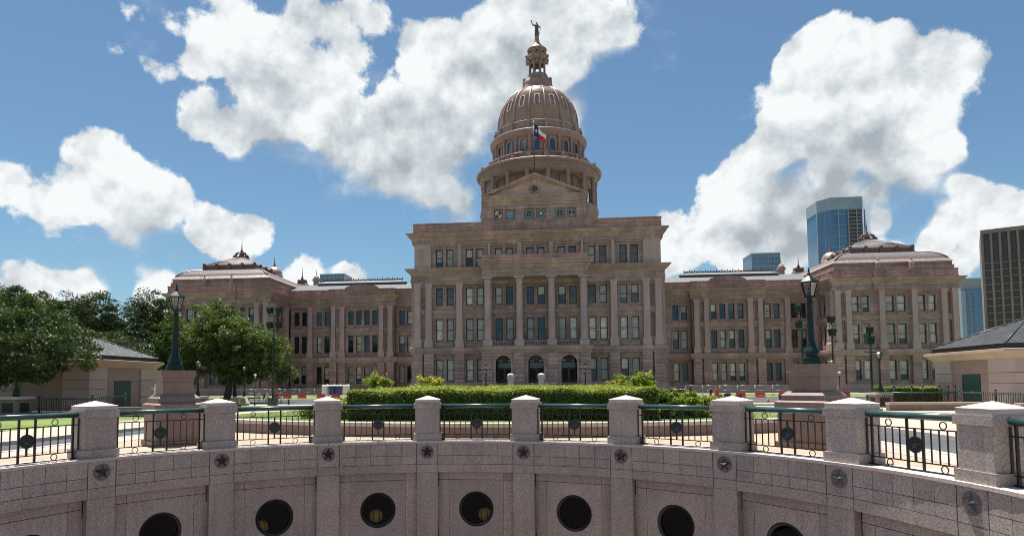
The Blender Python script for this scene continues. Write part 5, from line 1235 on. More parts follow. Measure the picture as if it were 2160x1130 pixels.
def tree(label, loc, ells, n_clump, per, clump, leaf, mat, trunks, seed, group='trees left of the building', shell=0.5):
    n_clump = int(n_clump * .85)
    rng = np.random.default_rng(seed); T = thing('tree', label, 'tree', loc, 0, group)
    P, out, cc = crown_points(rng, ells, n_clump, per, clump, shell)
    link('crown', np_mesh('crown', leaf_quads(rng, P, leaf, out), 4, M[mat]), T)
    E = np.array(ells)
    mb = MB()
    for (bx, by, r0, tx, ty, tz) in trunks:
        mid = (bx * .6 + tx * .4 + rng.uniform(-.2, .2), by * .6 + ty * .4, tz * .5)
        mb.tube([(bx, by, -.2), (bx + .02, by, .25), mid, (tx, ty, tz)], [r0 * 1.45, r0 * 1.05, r0 * .85, r0 * .6], 9)
        for k in rng.choice(len(cc), min(16, len(cc)), replace=False):
            e = cc[k]
            if e[2] < tz * .8: continue
            m = (np.array((tx, ty, tz)) * .5 + e * .5) + np.array((0, 0, .4)); mb.tube([(tx, ty, tz - .3), tuple(m), tuple(e)], [r0 * .42, r0 * .22, r0 * .07], 6)
    mb.build('trunk', M['bark'], T, org=(0, 0, 0))
    return T
tree('large dark live oak spreading over the left kiosk at the left edge', (-36.5, 40.0, gz(40)), [(0, 0, 5.2, 6.6, 5.2, 3.6), (3.2, -.6, 4.6, 4.6, 4.2, 2.6), (-3, 1, 6.2, 4.8, 4, 3), (1.5, 0, 6.9, 4.2, 3.8, 2.0), (5.0, 0, 3.9, 3.4, 3.2, 1.7), (-4.5, 4.6, 5.6, 4.4, 3.2, 1.9), (0.5, 5.0, 5.4, 4.2, 2.8, 1.6)], 470, 230, .78, .098, 'leaf_oak', [(-1.0, 0, .38, -.6, 0, 2.6)], 11, shell=.72)  # last two crown lobes added to shade the kiosk front
tree('dark tree behind the left kiosk roof, nearest to the oak', (-74.0, 98.0, gz(98)), [(0, 0, 11.0, 6.2, 5, 6.0), (-2.5, 0, 13.5, 4.2, 4, 4.5), (2.5, 0, 15.0, 3.4, 3.4, 3.6)], 330, 70, 1.25, .22, 'leaf_dark', [(0, 0, .45, 0, 0, 5)], 12)
tree('tall dark tree in the middle of the group behind the left kiosk', (-65.5, 102.0, gz(102)), [(0, 0, 10.0, 5.5, 5, 7.5), (1.5, 0, 16.0, 3.8, 3.4, 3.0), (-2.2, 0, 13.0, 3.6, 3.4, 3.8)], 340, 70, 1.2, .22, 'leaf_dark', [(0, 0, .45, 0, 0, 5)], 13)
tree('lower greyish green tree just behind the left kiosk roof', (-58.0, 84.0, gz(84)), [(0, 0, 6.4, 5.0, 4, 3.8), (-3.2, 0, 7.8, 3.6, 3.2, 2.8)], 230, 70, 1.0, .19, 'leaf_dark', [(0, 0, .3, 0, 0, 3)], 14)
tree('mid green tree with slim leaning trunk beside the left lamp pedestal', (-58.5, 101.0, gz(101)), [(0, 0, 8.8, 5.6, 5, 4.4), (-2.4, 0, 11.8, 3.8, 3.6, 3.3), (2.5, 0, 6.8, 4.2, 4.0, 3.0)], 320, 80, 1.1, .21, 'leaf_mid', [(1.3, 0, .45, .6, 0, 4.0)], 15)
tree('broad leafy green tree in front of the left pavilion', (-50.0, 100.0, gz(100)), [(0, 0, 10.0, 6.2, 5.2, 5.0), (4.8, 0, 8.2, 5.4, 4.8, 3.9), (-2.0, 0, 13.5, 3.8, 3.6, 3.3), (7.5, 0, 5.4, 3.8, 3.6, 2.4), (1.5, 0, 6.0, 5, 4, 2.4)], 620, 85, 1.1, .21, 'leaf_mid', [(0.0, 0, .62, .4, 0, 4.2)], 16)
tree('dark tree beyond the oak at the left edge', (-88.0, 96.0, gz(96)), [(0, 0, 11.0, 6.0, 5, 5.0), (3, 0, 8.0, 4.5, 4, 4)], 220, 70, 1.3, .23, 'leaf_dark', [(0, 0, .45, 0, 0, 5)], 17)
tree('dark tree low behind the broad leafy tree', (-62.0, 126.0, gz(126)), [(0, 0, 8.0, 6.0, 5, 6.0)], 160, 70, 1.3, .25, 'leaf_dark', [(0, 0, .4, 0, 0, 4)], 18)
# clipped hedge on the island
def wave(p): return .035 * np.sin(p[:, 0] * 1.6 + p[:, 1]) + .025 * np.sin(p[:, 0] * 4.3 - p[:, 1] * 2.2)
def hedge_mesh(rng, x0, x1, y0, y1, z0, z1, dens, leaf, topdens=None):
    L = []
    def add(n, fx, fy, fz, nrm):
        p = np.stack([fx(n), fy(n), fz(n)], 1); p[:, 2] += wave(p) * (p[:, 2] - z0) / (z1 - z0); p[:, 1] += .03 * np.sin(p[:, 0] * 2.9 + p[:, 2] * 5); L.append(leaf_quads(rng, p, leaf, np.array(nrm)[None, :] * 0.7))
    U = lambda a, b: (lambda n: rng.uniform(a, b, n)); lump = lambda n: rng.normal(0, .02, n)
    nf = int((x1 - x0) * (z1 - z0) * dens); add(nf, U(x0, x1), lambda n: y0 + rng.normal(0, .035, n), U(z0, z1), (0, -1, 0))
    nt_ = int((x1 - x0) * (y1 - y0) * (topdens or dens)); add(nt_, U(x0, x1), U(y0, y1), lambda n: z1 + rng.normal(0, .025, n), (0, 0, 1))
    for x, s in ((x0, -1), (x1, 1)): ns = int((y1 - y0) * (z1 - z0) * dens * .5); add(ns, lambda n: x + rng.normal(0, .035, n), U(y0, y1), U(z0, z1), (s, 0, 0))
    return np.concatenate(L)
def hedge(label, x0, x1, y0, y1, z0, z1, dens, leaf, seed, mat='leaf_hedge', topdens=None):
    rng = np.random.default_rng(seed); H = thing('hedge', label, 'hedge', ((x0 + x1) / 2, y0, z0))
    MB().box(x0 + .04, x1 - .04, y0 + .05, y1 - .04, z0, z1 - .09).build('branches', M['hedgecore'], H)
    V = hedge_mesh(rng, x0, x1, y0, y1, z0, z1, dens, leaf, topdens) - np.array(H.location); link('leaves', np_mesh('leaves', V, 4, M[mat]), H)
    n = int((x1 - x0) * (y1 - y0) * dens * .8)            # pale leaves on the clipped top: sunlit brightness painted in, partly fresh growth
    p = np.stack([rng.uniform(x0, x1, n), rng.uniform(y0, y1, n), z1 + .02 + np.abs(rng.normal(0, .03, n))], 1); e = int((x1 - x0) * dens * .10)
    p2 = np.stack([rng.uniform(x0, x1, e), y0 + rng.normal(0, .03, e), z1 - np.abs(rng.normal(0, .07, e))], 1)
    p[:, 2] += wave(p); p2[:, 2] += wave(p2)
    link('sunlit_shoots', np_mesh('sunlit_shoots', leaf_quads(rng, np.concatenate([p, p2]), leaf, np.array([[0, -.15, .8]])) - np.array(H.location), 4, M['leaf_yellow']), H)
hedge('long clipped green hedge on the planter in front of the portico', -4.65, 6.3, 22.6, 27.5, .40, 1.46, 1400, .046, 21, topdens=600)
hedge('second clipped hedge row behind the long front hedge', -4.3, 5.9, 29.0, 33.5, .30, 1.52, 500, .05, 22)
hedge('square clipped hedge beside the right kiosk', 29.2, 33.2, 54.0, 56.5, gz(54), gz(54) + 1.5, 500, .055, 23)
def shrub(name, label, cat, loc, ells, n_clump, per, clump, leaf, mat, seed, flower=None, nf=0, fs=.1, shell=.4, group=None):
    rng = np.random.default_rng(seed); T = thing(name, label, cat, loc, 0, group)
    P, out, cc = crown_points(rng, ells, n_clump, per, clump, shell); link('foliage', np_mesh('foliage', leaf_quads(rng, P, leaf, out), 4, M[mat]), T)
    mb = MB()
    for k in rng.choice(len(cc), min(9, len(cc)), replace=False): mb.tube([(cc[k][0] * .2, cc[k][1] * .2, -.05), tuple(cc[k] * np.array((.7, .7, .6))), tuple(cc[k])], [.035, .022, .01], 5)
    mb.build('stems', M['bark'], T, org=(0, 0, 0))
    if flower:
        k = rng.choice(len(cc), nf); q = cc[k] + rng.normal(size=(nf, 3)) * clump * .45; q[:, 1] -= clump * .5; q[:, 2] += clump * .4
        link('blossoms', np_mesh('blossoms', np.concatenate([leaf_quads(rng, q + rng.normal(size=q.shape) * fs * .6, fs) for _ in range(4)]), 4, M[flower]), T)
    return T
shrub('flowering_shrub', 'tall yellow flowering shrub at the left end behind the hedge', 'shrub', (-7.2, 36.0, .2), [(0, 0, 1.15, 1.05, .8, .9), (-.2, 0, 1.75, .55, .5, .5)], 80, 60, .22, .07, 'leaf_lush', 31, 'flower', 70, .085, group='yellow flowering shrubs')
shrub('flowering_shrub', 'low wide yellow flowering shrub, second behind the hedge', 'shrub', (-4.3, 36.0, .2), [(0, 0, 1.1, 1.15, .8, .75), (.3, 0, 1.5, .6, .5, .5)], 80, 60, .22, .07, 'leaf_yellow', 32, 'flower', 60, .085, group='yellow flowering shrubs')
shrub('flowering_shrub', 'large yellow flowering shrub behind the right end of the hedge', 'shrub', (6.9, 35.0, .2), [(0, 0, 1.2, 1.35, .9, .85), (.4, 0, 1.75, .7, .6, .55), (-.7, 0, 1.4, .7, .6, .5)], 120, 60, .22, .07, 'leaf_lush', 33, 'flower', 60, .09, group='yellow flowering shrubs')
shrub('leafy_plant', 'dark glossy leafy plant beside the right end of the hedge', 'plant', (6.9, 24.0, .42), [(0, 0, .6, .5, .5, .6), (.6, .5, .5, .6, .5, .5), (1.1, .8, .4, .5, .5, .4)], 100, 40, .17, .10, 'leaf_lush', 34, shell=.2)
shrub('low_shrub', 'pale lime low shrub right of the hedge', 'shrub', (7.6, 24.4, .42), [(0, 0, .25, 1.0, .6, .34), (.9, .5, .3, .9, .6, .38), (1.8, .7, .28, .8, .6, .34)], 190, 60, .14, .05, 'leaf_yellow', 35, shell=.2, group='lime green low shrubs')
shrub('low_shrub', 'pale lime low shrub further right on the lawn', 'shrub', (8.6, 26.5, .42), [(0, 0, .35, 1.2, .7, .44), (1.1, .3, .3, .8, .6, .36)], 150, 60, .14, .05, 'leaf_yellow', 36, shell=.2, group='lime green low shrubs')
shrub('low_shrub', 'pale lime low shrub just left of the hedge', 'shrub', (-5.2, 23.6, .42), [(0, 0, .36, .55, .6, .5), (-.4, .8, .36, .7, .6, .44)], 130, 60, .14, .05, 'leaf_yellow', 37, shell=.2, group='lime green low shrubs')
shrub('low_shrub', 'pale lime low shrub on the lawn left of the hedge', 'shrub', (-6.4, 24.6, .42), [(0, 0, .24, .8, .6, .32)], 80, 60, .14, .05, 'leaf_yellow', 38, shell=.2, group='lime green low shrubs')
shrub('flower_patch', 'small red flowers between the yellow shrubs', 'flowers', (-5.75, 37.5, .2), [(0, 0, .85, .4, .3, .5)], 14, 30, .15, .05, 'leaf_lush', 39, 'redflower', 26, .08, shell=.2)
def grass_tufts():
    rng = np.random.default_rng(5); n = 26000
    x = rng.uniform(-11.3, 11.3, n); y = rng.uniform(0, 1, n) ** 1.6 * 22 + 22.0
    ok = np.array([yy > arc_y(xx) + .6 for xx, yy in zip(x, y)]); x, y = x[ok], y[ok]
    z = np.array([isl(v) for v in y]); h = rng.uniform(.03, .075, len(x)); a = rng.uniform(0, 6.28, len(x)); w = .008
    V = np.stack([np.stack([x - w * np.cos(a), y - w * np.sin(a), z], 1), np.stack([x + w * np.cos(a), y + w * np.sin(a), z], 1), np.stack([x + rng.normal(0, .02, len(x)), y + rng.normal(0, .02, len(x)), z + h], 1)], 1)
    tag(link('grass_blades', np_mesh('grass_blades', V, 3, M['leaf_hedge'])), 'short green grass on the lawn behind the planter', 'grass', kind='stuff')
grass_tufts()
# ------------------------------------------------------------------ big lamps on granite pedestals
def lantern(T, z, s, mat='lampgreen'):
    """four-sided lantern: frame, glass and roof"""
    mb = MB(); b, t, h = .115 * s, .205 * s, .36 * s
    for k in range(6):
        a = math.pi / 3 * k + .3; mb.tube([(b * math.cos(a), b * math.sin(a), z), (t * math.cos(a), t * math.sin(a), z + h)], .014 * s, 5)
    mb.lathe([(.09 * s, z - .05 * s), (b + .03 * s, z - .03 * s), (b + .03 * s, z + .02 * s), (.06 * s, z + .03 * s)], 6, ph=.3, smooth=False)
    mb.lathe([(.04 * s, z + .02 * s), (.07 * s, z + .04 * s), (.06 * s, z + .12 * s), (.01 * s, z + .14 * s)], 8); mb.build('lantern_frame', M[mat], T, org=(0, 0, 0))
    MB().lathe([(b - .005, z + .01), (t - .005, z + h - .01)], 6, ph=.3, cap=False, smooth=False).build('lantern_glass', M['lampglass'], T, org=(0, 0, 0))
    MB().lathe([(t - .03 * s, z + h - .01), (.245 * s, z + h), (.25 * s, z + h + .03 * s), (.17 * s, z + h + .10 * s), (.06 * s, z + h + .19 * s), (.035 * s, z + h + .22 * s), (.05 * s, z + h + .25 * s), (.02 * s, z + h + .29 * s), (.03 * s, z + h + .31 * s), (.005 * s, z + h + .42 * s)], 6, ph=.3, smooth=False).build('lantern_roof', M[mat], T, org=(0, 0, 0))
def big_lamp(x, y, side_):
    T = thing('lamp_pedestal', 'stepped brown granite lamp pedestal at the %s' % ('left behind the first two railing posts' if side_ < 0 else 'right between the seventh and eighth railing posts'), 'pedestal', (x, y, 0), -math.atan2(x - CX, y - CY), 'granite lamp pedestals')
    mb = MB(); mb.box(-.72, .72, -.72, .72, -.03, .12); mb.build('foot', M['brown'], T, org=(0, 0, 0))
    mb = MB(); mb.box(-.66, .66, -.66, .66, .122, .98); mb.build('lower_block', M['brown'], T, org=(0, 0, 0))
    for a in (.44, .70): pass
    mb = MB(); mb.box(-.71, .71, -.71, .71, .984, 1.18); mb.frustum(-.71, .71, -.71, .71, 1.18, -.64, .64, -.64, .64, 1.22); mb.build('lower_slab', M['brown'], T, org=(0, 0, 0))
    mb = MB(); mb.box(-.59, .59, -.59, .59, 1.223, 1.36); mb.frustum(-.59, .59, -.59, .59, 1.36, -.47, .47, -.47, .47, 1.47); mb.build('upper_slab', M['brown'], T, org=(0, 0, 0))
    mb = MB(); mb.box(-.425, .425, -.425, .425, 1.473, 1.84); mb.build('upper_block', M['brown'], T, org=(0, 0, 0))
    mb = MB(); mb.box(-.44, .44, -.44, .44, 1.844, 1.98); mb.frustum(-.44, .44, -.44, .44, 1.98, -.48, .48, -.48, .48, 2.02); mb.box(-.48, .48, -.48, .48, 2.02, 2.19); mb.build('cap', M['brown'], T, org=(0, 0, 0))
    Lp = thing('street_lamp', 'tall dark green street lamp on the %s granite pedestal' % ('left' if side_ < 0 else 'right'), 'lamp', (x, y, 2.19), 0, 'lamps on granite pedestals')
    MB().lathe([(.27, 0), (.27, .05), (.23, .12), (.25, .15), (.19, .22), (.15, .25), (.20, .29), (.205, .33), (.15, .42), (.115, .52), (.115, .56), (.095, .60), (.088, .66), (.082, 1.2), (.072, 1.62), (.085, 1.64), (.085, 1.68), (.065, 1.70), (.075, 1.78), (.10, 1.80)], 16).build('post', M['lampgreen'], Lp, org=(0, 0, 0))
    lantern(Lp, 1.84, 1.05)
big_lamp(-8.70, 18.45, -1); big_lamp(9.72, 18.25, 1)
# ------------------------------------------------------------------ smaller lamps, masts, piers
def small_lamp(label, x, y, z, h, s=1.0):
    T = thing('street_lamp', label, 'lamp', (x, y, z), 0, 'small green street lamps')
    MB().lathe([(.26 * s, 0), (.26 * s, .08), (.2 * s, .2), (.22 * s, .3), (.13 * s, .5), (.10 * s, .7), (.085 * s, .8), (.06 * s, h - .75), (.09 * s, h - .7), (.08 * s, h - .62)], 10).build('post', M['lampgreen'], T, org=(0, 0, 0))
    lantern(T, h - .55, 1.25 * s)
def globe_lamp(label, x, y, z, h):
    T = thing('path_lamp', label, 'lamp', (x, y, z), 0, 'slim path lamps')
    MB().lathe([(.12, 0), (.12, .1), (.055, .25), (.045, h - .5), (.09, h - .45), (.09, h - .38)], 8).build('post', M['lampgreen'], T, org=(0, 0, 0))
    MB().lathe([(.10, h - .38), (.19, h - .15), (.17, h - .02)], 10).build('globe', M['lampglass'], T, org=(0, 0, 0)); MB().lathe([(.20, h - .02), (.19, h + .04), (.1, h + .11), (.02, h + .14)], 10).build('hood', M['white'], T, org=(0, 0, 0))
def stone_pier(label, x, y, w, h, grp='square stone piers carrying lamps'):
    z = gz(y); T = thing('stone_pier', label, 'pier', (x, y, z), 0, grp)
    MB().box(-w, w, -w, w, -.1, h - .18).build('shaft', M['brown'], T, org=(0, 0, 0)); MB().box(-w - .1, w + .1, -w - .1, w + .1, h - .178, h).build('cap', M['fgcap'], T, org=(0, 0, 0))
    for dx, dy, sx, sy in ((0, -w - .004, w * .6, .008), (-w - .004, 0, .008, w * .6), (w + .004, 0, .008, w * .6)): MB().box(dx - sx, dx + sx, dy - sy, dy + sy, .15, h - .4).build('louvre', M['iron'], T, org=(0, 0, 0))
    return z + h
for lb, x, y in (('near the left edge beside the oak', -31.5, 38.0), ('behind the left lamp pedestal', -29.6, 56.0), ('before the right pavilion, beside the clipped hedge', 28.6, 54.0)):
    zt = stone_pier('brown stone pier with pale cap %s' % lb, x, y, .62, 1.15); small_lamp('green lamp on a stone pier %s' % lb, x, y, zt, 3.2, .85)
zt = stone_pier('brown stone pier with pale cap just right of the right lamp pedestal', 30.6, 67.5, .62, 1.2); small_lamp('green lamp on a stone pier just right of the right lamp pedestal', 30.6, 67.5, zt, 3.3, .85)
zt = stone_pier('brown stone pier under the broad leafy tree', -38.6, 83.0, .5, 1.2); small_lamp('green lamp in front of the broad leafy tree', -38.6, 83.0, zt, 3.9, .9)
globe_lamp('slim path lamp just left of the left floodlight mast', -36.6, 82.0, gz(82), 4.0); globe_lamp('slim path lamp right of the right lamp pedestal', 37.6, 82.5, gz(82), 3.7); globe_lamp('slim path lamp beside the right kiosk corner', 46.6, 78.0, gz(78), 3.5); globe_lamp('slim path lamp behind the left lamp pedestal', -47.5, 84.0, gz(84), 3.4)
def mast(label, x, y, h, heads, box):
    z = gz(y); T = thing('floodlight_mast', label, 'floodlight', (x, y, z), 0, 'floodlight masts')
    MB().tube([(0, 0, 0), (0, 0, h)], [.13, .09], 9).build('pole', M['lampgreen'], T, org=(0, 0, 0))
    if box: MB().box(-.6, .6, -.35, .35, 0, .85).box(-.64, .64, -.4, .4, .85, .98).build('base_box', M['doorgreen'], T, org=(0, 0, 0))
    for dx, dz in heads:
        f = MB(); f.frustum(-.32, .32, -.1, .30, -.38, -.36, .36, -.34, .34, .30); f.frustum(-.36, .36, -.34, .34, .30, -.34, .30, -.2, .42, .46); f.box(-.05, .05, -.05, .05, -.7, -.3)
        f.build('floodlight', M['lampgreen'], T, org=(0, 0, 0), loc=(dx, 0, h + dz), rz=rnd.uniform(-.4, .4))
    for zz in (h - .75, h - 2.7): MB().box(-.75, .75, -.04, .04, zz, zz + .08).build('cross_arm', M['lampgreen'], T, org=(0, 0, 0))
mast('tall floodlight mast with four lamps in front of the left tree', -34.1, 82.0, 12.6, [(-.6, 0), (.65, 0), (-.6, -2.0), (.65, -2.0)], True)
mast('tall floodlight mast just behind the right street lamp', 33.2, 82.0, 11.6, [(-.35, 0), (-.35, -2.0)], True)
mast('slim floodlight mast between the right street lamp and the pavilion corner', 36.95, 82.6, 10.2, [(0.0, 0), (.1, -1.6)], True)
mast('shorter floodlight mast in front of the right pavilion windows', 41.1, 82.0, 8.8, [(0, 0), (0.1, -1.3)], True)
# ------------------------------------------------------------------ kiosks
def kiosk(s):
    z0 = gz(50) - .05; T = thing('kiosk', 'small square %s kiosk of pale pink granite with dark hipped metal roof' % ('left' if s < 0 else 'right'), 'kiosk', (s * 38.25, 52.05, z0), 0, 'kiosks beside the plaza')
    o = tuple(T.location); X0, X1, Y0, Y1 = s * 34.0, s * 42.5, 47.8, 56.3
    lv = [z0, .02, .74, 1.50, 2.26, 3.26]
    def blk(x0, x1, y0, y1, a, b, mat, name='stone_block'): MB().box(min(x0, x1), max(x0, x1), min(y0, y1), max(y0, y1), a, b).build(name, M[mat], T, org=o)
    blk(X0 + s * .22, X1 - s * .22, Y0 + .22, Y1 - .22, z0, 3.26, 'joint', 'wall_core')
    for k, (a, b) in enumerate(zip(lv, lv[1:])):
        pr = .06 if k == 0 else 0; g = .03
        for (ya, yb) in ((Y0, Y0 + 2.05), (Y1 - 2.0, Y1)): blk(X0 - s * pr, X0 + s * .5, ya + (-pr if ya == Y0 else 0), yb + (pr if yb == Y1 else 0), a + g, b, 'pinkwall')
        blk(X0 + s * .5, X0 + s * 2.3, Y0 - pr, Y0 + .5, a + g, b, 'pinkwall'); blk(X1 - s * 2.3, X1 + s * pr, Y0 - pr, Y0 + .5, a + g, b, 'pinkwall')
    # recessed tan panels: door side and front
    for (ya, yb, za, zb) in ((49.86, 50.92, z0, 2.2), (53.12, 54.28, z0, 2.2), (49.86, 54.28, 2.215, 3.26)): blk(X0 + s * .14, X0 + s * .4, ya, yb, za, zb, 'tanpanel', 'tan_panel')
    blk(X0 + s * 2.31, X1 - s * 2.31, Y0 + .16, Y0 + .4, z0, 3.26, 'tanpanel', 'tan_panel')
    d = MB().box(min(X0 + s * .16, X0 + s * .3), max(X0 + s * .16, X0 + s * .3), 50.94, 53.1, z0, 2.19).build('door', M['doorgreen'], T, org=o)
    for ya in (50.96, 52.03): MB().box(min(X0 + s * .13, X0 + s * .17), max(X0 + s * .13, X0 + s * .17), ya, ya + 1.05, z0 + .05, 2.15).build('leaf', M['doorgreen'], d, org=o)
    for ya in (51.9, 52.1): MB().box(min(X0 + s * .08, X0 + s * .13), max(X0 + s * .08, X0 + s * .13), ya, ya + .03, .75, 1.0).build('handle', M['steel'], d, org=o)
    a, b = min(X0, X1), max(X0, X1)
    mb = MB()
    for (e0, q0), (e1, q1) in zip([(.0, 3.262), (.12, 3.33), (.5, 3.72), (.56, 3.74), (.56, 3.92)], [(.12, 3.33), (.5, 3.72), (.56, 3.74), (.56, 3.92), (.3, 3.95)]): mb.frustum(a - e0, b + e0, Y0 - e0, Y1 + e0, q0, a - e1, b + e1, Y0 - e1, Y1 + e1, q1)
    mb.build('cornice', M['cream'], T, org=o)
    MB().box(a - .12, b + .12, Y0 - .12, Y1 + .12, 3.95, 4.30).build('fascia', M['iron'], T, org=o)
    cx_, cy_ = (a + b) / 2, (Y0 + Y1) / 2; e = .22
    mb = MB(); ap = mb.p(cx_, cy_, 6.35); c4 = [mb.p(*q) for q in ((a - e, Y0 - e, 4.30), (b + e, Y0 - e, 4.30), (b + e, Y1 + e, 4.30), (a - e, Y1 + e, 4.30))]
    for k in range(4): mb.face(c4[k], c4[(k + 1) % 4], ap)
    mb.face(*c4[::-1]); rf = mb.build('roof', M['darkroof'], T, org=o)
    H = (b - a) / 2 + e; n = 22; sl_ = (6.35 - 4.30) / H                                       # standing seams and hips
    for k in range(n):
        t = -H + 2 * H * (k + .5) / n; r_ = H - abs(t)
        for (p0, p1) in (((cx_ + t, cy_ - H, 4.31), (cx_ + t, cy_ - H + r_, 4.31 + sl_ * r_)), ((cx_ - s * H, cy_ + t, 4.31), (cx_ - s * (H - r_), cy_ + t, 4.31 + sl_ * r_)), ((cx_ + s * H, cy_ + t, 4.31), (cx_ + s * (H - r_), cy_ + t, 4.31 + sl_ * r_))):
            MB().tube([p0, p1], .028, 4, smooth=False).build('seam', M['darkroof'], rf, org=o)
    for sx in (-1, 1):
        for sy in (-1, 1): MB().tube([(cx_ + sx * H, cy_ + sy * H, 4.32), (cx_, cy_, 6.38)], .07, 5).build('hip', M['darkroof'], rf, org=o)
kiosk(-1); kiosk(1)
def guard(s):
    """green pipe railing with ball finials in front of a kiosk"""
    T = thing('pipe_railing', 'green pipe railing with ball finials in front of the %s kiosk' % ('left' if s < 0 else 'right'), 'railing', (s * 30.2, 42.6, gz(43)), 0, 'pipe railings by the kiosks')
    o = tuple(T.location); x = s * 30.2; zf = gz(43)
    MB().tube([(x, 38.4, .95), (x, 46.8, .95)], .035, 8).build('handrail', M['green'], T, org=o)
    MB().tube([(x, 38.4, zf + .12), (x, 46.8, zf + .12)], .02, 6).build('bottom_rail', M['iron'], T, org=o)
    for y in (38.4, 43.2, 46.8): MB().tube([(x, y, zf), (x, y, 1.03)], .055, 8).sphere((x, y, 1.12), .075, 8, 6).build('finial_post', M['iron'] if y < 46 else M['green'], T, org=o)
    bm = MB().box(-.012, .012, -.012, .012, 0, .98).mesh('bar', M['iron'])
    for k in range(40): link('bar', bm, T, (0, 38.6 + 8.0 * k / 39 - o[1], .12))
guard(-1); guard(1)
def iron_fence():
    T = thing('iron_fence', 'dark iron fence with ball topped posts beside the right kiosk', 'fence', (30.5, 52.5, gz(52)), 0)
    o = tuple(T.location); z = gz(52)
    for x in (28.9, 30.2, 31.0, 32.2, 32.8, 33.3): MB().tube([(x, 52.6, z), (x, 52.6, 1.28)], .05, 8).sphere((x, 52.6, 1.36), .085, 8, 6).build('fence_post', M['iron'], T, org=o)
    MB().tube([(27.8, 52.4, .85), (33.4, 52.4, .85)], .045, 8).build('handrail', M['green'], T, org=o)
    bm = MB().box(-.012, .012, -.012, .012, 0, .95).mesh('bar', M['iron'])
    for k in range(36): link('bar', bm, T, (27.9 + 5.4 * k / 35 - o[0], -.2, .08))
iron_fence()
def low_wall(label, x0, x1, y, h):
    z = gz(y); T = thing('low_wall', label, 'wall', ((x0 + x1) / 2, y, z), 0, 'low stone walls around the terraces'); o = tuple(T.location)
    n = max(2, int((x1 - x0) / 1.4))
    for k in range(n):
        a = x0 + (x1 - x0) * k / n; b = x0 + (x1 - x0) * (k + 1) / n; MB().box(a + .004, b - .004, y - .2, y + .2, z - .1, z + h).build('stone_block', M['brown'], T, org=o); MB().box(a + .004, b - .004, y - .28, y + .28, z + h + .003, z + h + .14).build('coping_stone', M['cream'] if x0 > 0 else M['brown'], T, org=o)
low_wall('low stone wall with rounded coping left of the right kiosk', 23.2, 28.6, 42.0, .34); low_wall('low stone wall in front of the right kiosk door', 29.6, 34.0, 40.5, .3); low_wall('low brown stone wall between the left kiosk and the left lamp pedestal', -22.6, -19.6, 35.2, .4)
# ------------------------------------------------------------------ the porch: lamps, gate posts
def candelabrum(label, x, y):
    z = gz(y); T = thing('candelabrum_lamp', label, 'lamp', (x, y, z), 0, 'candelabrum lamps before the portico')
    MB().box(-.6, .6, -.6, .6, 0, .5).box(-.5, .5, -.5, .5, .5, 1.9).box(-.62, .62, -.62, .62, 1.9, 2.15).build('pedestal', M['fgcap'], T, org=(0, 0, 0))
    MB().lathe([(.25, 2.15), (.2, 2.4), (.1, 2.7), (.08, 4.2), (.13, 4.3), (.07, 4.5), (.06, 5.2)], 10).build('stem', M['iron'], T, org=(0, 0, 0))
    for k in range(5):
        a = 2 * math.pi * k / 4; r = .7 if k < 4 else 0; zz = 4.55 if k < 4 else 5.35
        if k < 4: MB().tube([(0, 0, 4.1), (r * .6 * math.cos(a), r * .6 * math.sin(a), 4.0), (r * math.cos(a), r * math.sin(a), 4.3)], .04, 6).build('arm', M['iron'], T, org=(0, 0, 0))
        f = MB(); f.lathe([(.1, 0), (.2, .5)], 6); f.build('lamp_glass', M['lampglass'], T, org=(0, 0, 0), loc=(r * math.cos(a), r * math.sin(a), zz - .2)); MB().lathe([(.24, .5), (.1, .72), (.02, .85)], 6).build('lamp_roof', M['iron'], T, org=(0, 0, 0), loc=(r * math.cos(a), r * math.sin(a), zz - .2))
candelabrum('iron lamp cluster on a stone pedestal left of the portico arches', -8.0, 104.0); candelabrum('iron lamp cluster on a stone pedestal right of the portico arches', 8.0, 104.0)
for lb, x in (('left', -3.4), ('right', 1.12)):
    y = 95.0; z = gz(y); T = thing('gate_post', 'pale granite gate post with domed cap, the %s of two before the portico' % lb, 'post', (x, y, z), 0, 'gate posts before the portico')
    MB().box(-.42, .42, -.42, .42, -.1, 3.3).build('shaft', M['fgcap'], T, org=(0, 0, 0)); mb = MB(); mb.box(-.5, .5, -.5, .5, 3.303, 3.5); mb.frustum(-.56, .56, -.56, .56, 3.5, -.5, .5, -.5, .5, 3.8); mb.lathe([(.56, 3.8), (.5, 3.98), (.3, 4.12), (.02, 4.18)], 16); mb.build('cap', M['fgcap'], T, org=(0, 0, 0))
T = thing('entrance_fence', 'low dark iron fence with globe finials across the middle arch', 'fence', (0, 107.5, gz(107.5)))
for k in range(15):
    x = -4.2 + 8.4 * k / 14; MB().tube([(x, 107.5, gz(107)), (x, 107.5, 1.55)], .03, 6).build('bar', M['iron'], T)
    if k % 2 == 0 and 5 <= k <= 12: MB().sphere((x, 107.5, 1.72), .16, 8, 6).build('globe', M['white'], T)
MB().box(-4.2, 4.2, 107.47, 107.53, 1.3, 1.36).build('rail', M['iron'], T)
